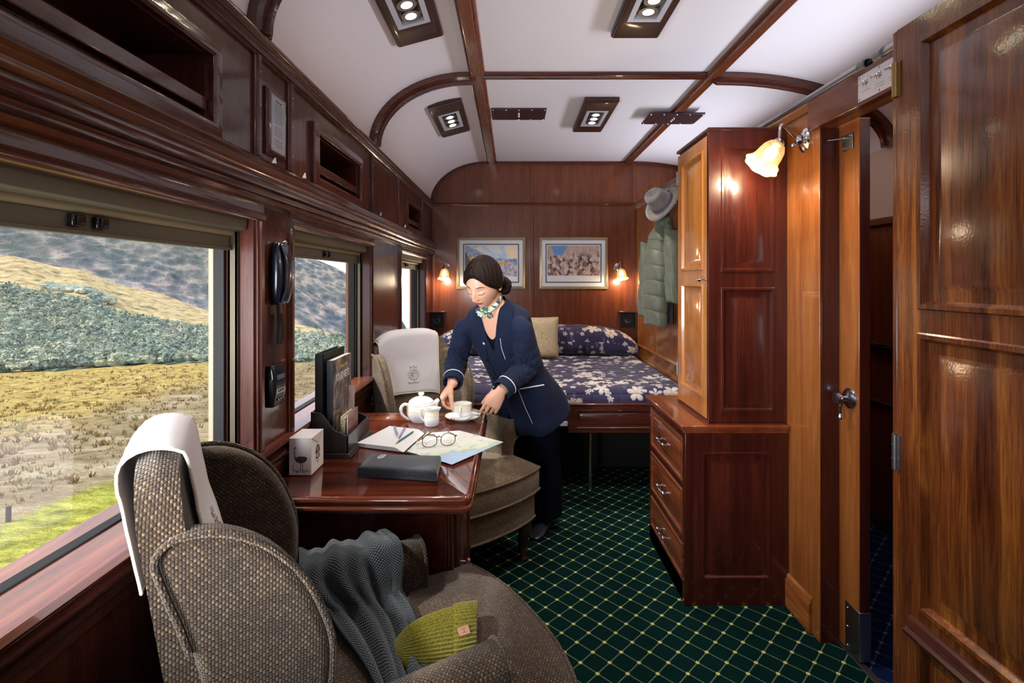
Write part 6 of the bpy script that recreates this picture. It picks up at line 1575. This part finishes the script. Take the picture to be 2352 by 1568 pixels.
def bunf(u, v):
    th = u*2*PI; ph = v*PI; r_ = .046*(1+.07*math.sin(3*th+6*ph)+.03*math.sin(17*ph+2*th)); return bc+HM.to_3x3() @ V((r_*.80*math.sin(ph)*math.cos(th), r_*1.0*math.sin(ph)*math.sin(th), r_*1.05*math.cos(ph)))
mb.grid(bunf, 40, 30, uv=lambda u, v: (v*.5, u)); mb.build('hair_bun', hair_m, hair, weld=True, angle=180)
mb = MB(); rr2 = random.Random(5)
for i in range(14):
    a = HM @ V((-.085+rr2.uniform(-.02, .02), .045+rr2.uniform(-.02, .02), -.070)) - PB; mb.tube(spline([a, a+V((rr2.uniform(.0, .02), rr2.uniform(-.01, .01), -.012)), a+V((rr2.uniform(.0, .035), rr2.uniform(-.01, .01), -.016-rr2.random()*.012))], 4), .0004, 4)
tag(mb.build('loose_hairs', hair_m, hair), kind='stuff')
mb = MB(); e = HM @ V((-.006, .082, -.026)) - PB; mb.ball(e, .0035, seg=10, rings=8); mb.build('ear_stud', brass, body)
# ---- jacket
mb = MB(); torso(mb, 1.0)
def sleeve(sh, el, wr, inner):
    pts = [sh+inner*.055+V((0, 0, .012)), sh, sh.lerp(el, .5), el, el.lerp(wr, .5), wr+(wr-el).normalized()*-.012]
    limb(mb, pts, [.040, .050, .055, .055, .050, .0445], 8, 20)
sleeve(SHR, ELR, WRR, LV); sleeve(SHL, ELL, WRL, -LV)
# flared back skirt of the jacket
jk = mb.build('jacket', navy, person)
bake(jk, [('REMESH', dict(mode='VOXEL', voxel_size=.0050)), ('SMOOTH', dict(factor=.6, iterations=16))])
wr_axis = {}
NRM = [v.normal.copy() for v in jk.data.vertices]
for v, n_ in zip(jk.data.vertices, NRM):
    p = v.co+PB; 
    # folds: gathered rings near the elbows, soft drape over the body
    amp = .0
    for a, b in ((SHR, WRR), (SHL, WRL)):
        pass
    dl_ = min((p-ELL).length, (p-ELR).length); k = gs(dl_, .10)
    fold = k*.0020*math.sin(p.z*105+p.x*38+3*mnoise.noise(p*9))
    for sh_, el_, wr_ in ((SHR, ELR, WRR), (SHL, ELL, WRL)):
        for a, b, f0 in ((sh_, el_, 62), (el_, wr_, 84)):
            t = max(0, min(1, (p-a).dot(b-a)/(b-a).length_squared)); c_ = a.lerp(b, t)
            if (p-c_).length < .085 and (p-a).dot(b-a) > 0:
                s_ = t*(b-a).length; w_ = .35+.65*(gs(t-1, .45) if a is sh_ else gs(t, .5)+.5*gs(t-1, .3))
                ph_ = s_*f0*.95+3.2*mnoise.noise((p-c_)*14+V((0, 0, s_*6)))+math.atan2((p-c_).x, (p-c_).y)*.8; fold += .0085*w_*(abs(math.sin(ph_))**.55-.75)
    drape = .005*mnoise.noise(V((p.x*7+p.z*3, p.y*7, p.z*3.2)))+.004*mnoise.noise(V((p.x*20, p.y*20, p.z*9)))
    low = sstep(.95, .70, p.z)*.010*math.sin(math.atan2(p.x-.1, p.y-2.75)*7+1)
    v.co += n_*(fold+drape+low)
# cut the V neck and open hem
nk_axis = (NK-CHEST).normalized(); vx = (LV-nk_axis*LV.dot(nk_axis)).normalized(); vy = nk_axis.cross(vx); vy = vy if vy.dot(FV) > 0 else -vy
bm = bmesh.new(); bm.from_mesh(jk.data); kill = []
for f in bm.faces:
    p = f.calc_center_median()+PB; q = p-NK; a = q.dot(vx)-.008; b = -q.dot(nk_axis); c = q.dot(vy)
    if b < -.004 and abs(a) < .085: kill.append(f)
    elif c > -.01 and b < .205 and abs(a) < .056*max(0, 1-(b/.205))**.9+.002: kill.append(f)
    elif (p-WRR).dot((WRR-ELR).normalized()) > -.014 and (p-WRR).length < .075: kill.append(f)
    elif (p-WRL).dot((WRL-ELL).normalized()) > -.014 and (p-WRL).length < .075: kill.append(f)
    elif (p-(HEM+V((.012, .01, -.02)))).dot((WAIST-HEM).normalized()) < .022: kill.append(f)
bmesh.ops.delete(bm, geom=kill, context='FACES'); smooth_rim(bm); bm.to_mesh(jk.data); bm.free()
sd = jk.modifiers.new('solid', 'SOLIDIFY'); sd.thickness = .004; sd.offset = 0
jb = BVHTree.FromPolygons([v.co.copy() for v in jk.data.vertices], [tuple(p.vertices) for p in jk.data.polygons])
def on_jacket(px, py, off=.002):
    d_ = at(px, py, 1)-V((0, 0, 1.4)); o = V((0, 0, 1.4))-PB; h = jb.ray_cast(o, d_.normalized())
    return h[0]-d_.normalized()*off if h[0] else None
def stripe(name, pts, r0, mtl=pipe_m, parent=None):
    P = []
    for a, b in zip(pts, pts[1:]):
        for k in range(8):
            q = on_jacket(lerp(a[0], b[0], k/8), lerp(a[1], b[1], k/8))
            if q: P.append(q)
    if len(P) > 2: mb = MB(); mb.tube(P, r0, 8); mb.build(name, mtl, parent or jk)
stripe('breast_piping', [(1149, 777), (1152, 800), (1162, 828)], .0016)
stripe('pocket_piping', [(1193, 893), (1222, 888), (1253, 883)], .0036)
stripe('seam_piping', [(1190, 893), (1206, 935), (1226, 978)], .0016)
stripe('pocket_piping', [(1127, 886), (1142, 889)], .0045)
edge_m = mat('navy edge shadow', srgb(10, 14, 30), .8)
stripe('front_edge', [(1114, 783), (1122, 825), (1140, 862), (1150, 900), (1150, 960)], .0022, navy_dark)
stripe('shoulder_seam', [(1180, 712), (1174, 745), (1178, 790)], .0012, navy_dark)
for px, py in ((1112, 788), (1120, 826), (1136, 868)):
    q = on_jacket(px, py, .003)
    if q:
        mb = MB(); M = rot_to((V((0, 0, 1.4))-(q+PB))); M.translation = q; mb.lathe([(.0075, -.001), (.0075, .0015), (.006, .0028), (.0045, .0018), (.001, .0018)], 18, M); mb.build('button', silver_trim if py < 800 else navy_dark, jk)
q = on_jacket(1133, 776, .003)
if q: mb = MB(); mb.ball(q, (.006, .003, .009), seg=12, rings=8); mb.ball(q+V((.002, 0, -.010)), (.012, .003, .005), seg=12, rings=8); mb.build('brooch', silver_trim, jk)
for wr, el in ((WRR, ELR), (WRL, ELL)):   # cuff band with white piping
    ax = (wr-el).normalized(); c = wr-ax*.050; M = rot_to(ax); 
    mb = MB(); M2 = M.copy(); M2.translation = wr-ax*.052-PB; mb.lathe([(.0470, 0), (.0490, .002), (.0490, .040), (.0475, .044), (.0440, .044), (.0440, .010)], 36, M2); cf = mb.build('cuff', navy, jk)
    mb = MB(); M2 = M.copy(); M2.translation = c-PB; mb.tube([M2 @ V((.0495*math.cos(t), .0495*math.sin(t), 0)) for t in [2*PI*i/36 for i in range(36)]], .0024, 8, loop=True); mb.build('cuff_piping', pipe_m, cf)
# dark top under the jacket
mb = MB(); torso(mb, 1, .0075, low=4)
tp = mb.build('top', navy_dark, person, angle=180)
bake(tp, [('SUBSURF', dict(levels=2))])
bm = bmesh.new(); bm.from_mesh(tp.data); kill = []
for f in bm.faces:
    p = f.calc_center_median()+PB; q = p-NK; a = q.dot(vx)-.008; b = -q.dot(nk_axis); c = q.dot(vy)
    if b < .01 or (c > -.02 and b < .165 and abs(a) < .075*max(0, 1-(b/.165))**.8): kill.append(f)
bmesh.ops.delete(bm, geom=kill, context='FACES'); smooth_rim(bm); bm.to_mesh(tp.data); bm.free()
# ---- trousers
mb = MB()
for hp_, kn, an, r_ in ((V((.165, 2.73, .74)), V((.180, 2.785, .42)), V((.190, 2.85, .075)), (.100, .085, .092)), (V((.05, 2.82, .74)), V((.040, 2.88, .42)), V((.038, 2.92, .075)), (.100, .085, .092))):
    limb(mb, [hp_+V((0, 0, .08)), hp_, kn, an], [.09, *r_], 8, 24)
mb.loft([[p-PB for p in spine_ring(c, (0, 0, 1), w_, d_)] for c, w_, d_ in ((V((.10, 2.76, .62)), .165, .125), (HIPS, .175, .132), (HIPS+V((-.02, -.02, .08)), .160, .12))])
tr_ = mb.build('trousers', navy_dark, person)
bake(tr_, [('REMESH', dict(mode='VOXEL', voxel_size=.007)), ('SMOOTH', dict(factor=.5, iterations=4))])
NRM = [v.normal.copy() for v in tr_.data.vertices]
for v, n_ in zip(tr_.data.vertices, NRM):
    p = v.co+PB; v.co += n_*(.006*math.sin(math.atan2(p.y-2.8, p.x-(.17 if p.x > .08 else -.01))*5+p.z*3)*sstep(.7, .3, p.z))
# ---- shoes
shoe_m = mat('dark shoe', srgb(40, 42, 56), .35, coat=.3)
for c in (V((.190, 2.83, 0)), V((.035, 2.90, 0))):
    mb = MB(); dr_ = V((-.45, -.89, 0)).normalized(); sd_ = V((-dr_.y, dr_.x, 0)); rings = []
    for t, w_, h_, zb in ((-.07, .018, .030, .002), (-.06, .030, .060, .0), (-.02, .034, .070, .0), (.04, .036, .055, 0), (.10, .043, .040, 0), (.145, .038, .028, 0), (.172, .020, .018, .002)):
        rings.append([c+dr_*t+sd_*w_*math.cos(q)+V((0, 0, zb+h_*.5+h_*.5*math.sin(q)))-PB for q in [2*PI*k/20 for k in range(20)]])
    mb.loft(rings); mb.build('shoe', shoe_m, person, subsurf=1)
# ---- neck scarf with a knot
scm = mat('floral silk scarf', srgb(150, 180, 160), .35, sheen=.2); n, I = nodes(scm); vo_ = n.vor(n.coord('Object'), 62, out='Color'); a, b, c = n.sep(vo_)
n.put(I['Base Color'], n.ramp(a, [(.0, srgb(44, 110, 98)), (.3, srgb(214, 214, 200)), (.5, srgb(92, 60, 92)), (.7, srgb(178, 196, 150)), (.9, srgb(226, 222, 206))], 'CONSTANT'))
mb = MB(); axn = (nk1-nk0).normalized(); ex = (vx-axn*vx.dot(axn)).normalized(); ey = axn.cross(ex); ey = ey if ey.dot(FV) > 0 else -ey
c0_ = NK-PB+axn*.030; rings = []
for i in range(49):
    t = 2*PI*i/48; dd = ex*math.cos(t)+ey*math.sin(t); front = max(0, math.sin(t))
    ring = []
    for q in range(10):
        a = 2*PI*q/10; h_ = .016*math.cos(a)+.004*math.sin(3*t); cc = c0_+axn*(h_-.020*front**2+.014*(1-front)*(1 if q < 99 else 0))
        hit = bvh.ray_cast(cc+dd*.13, -dd); d0 = (hit[0]-cc).dot(dd) if hit[0] and (hit[0]-cc).dot(dd) > .03 and (hit[0]-cc).dot(dd) < .072 else .055
        ring.append(cc+dd*(d0+.007+.006*math.sin(a)+.0015*math.sin(t*9+a)))
    rings.append(ring)
mb.loft(rings[:-1], loop=True); nsc = mb.build('neck_scarf', scm, person, angle=180)
kn = c0_ - axn*.024 + ey*.070 + ex*(-.002)
mb = MB(); mb.ball(kn, (.016, .013, .015), M, 16, 10)
def tail(dirs, w0):
    pts = spline([kn, kn+dirs*.02, kn+dirs*.05], 5); R = []
    sd = dirs.cross(vy).normalized()
    for i, p in enumerate(pts):
        t = i/(len(pts)-1); w_ = w0*(.4+.9*math.sin(PI*min(1, t*.8+.15))); R.append([p+sd*w_*math.cos(q)+vy*(.005*math.sin(q)+.006*math.sin(t*6)+.004*math.cos(q*2)) for q in [2*PI*k/16 for k in range(16)]])
    mb.loft(R)
tail((-nk_axis*.8+vx*.45+vy*.1).normalized(), .018); tail((-nk_axis*.6-vx*.55+vy*.15).normalized(), .022); tail((-nk_axis*.1-vx*.9+vy*.1).normalized(), .015)
mb.build('scarf_knot', scm, nsc, angle=60)
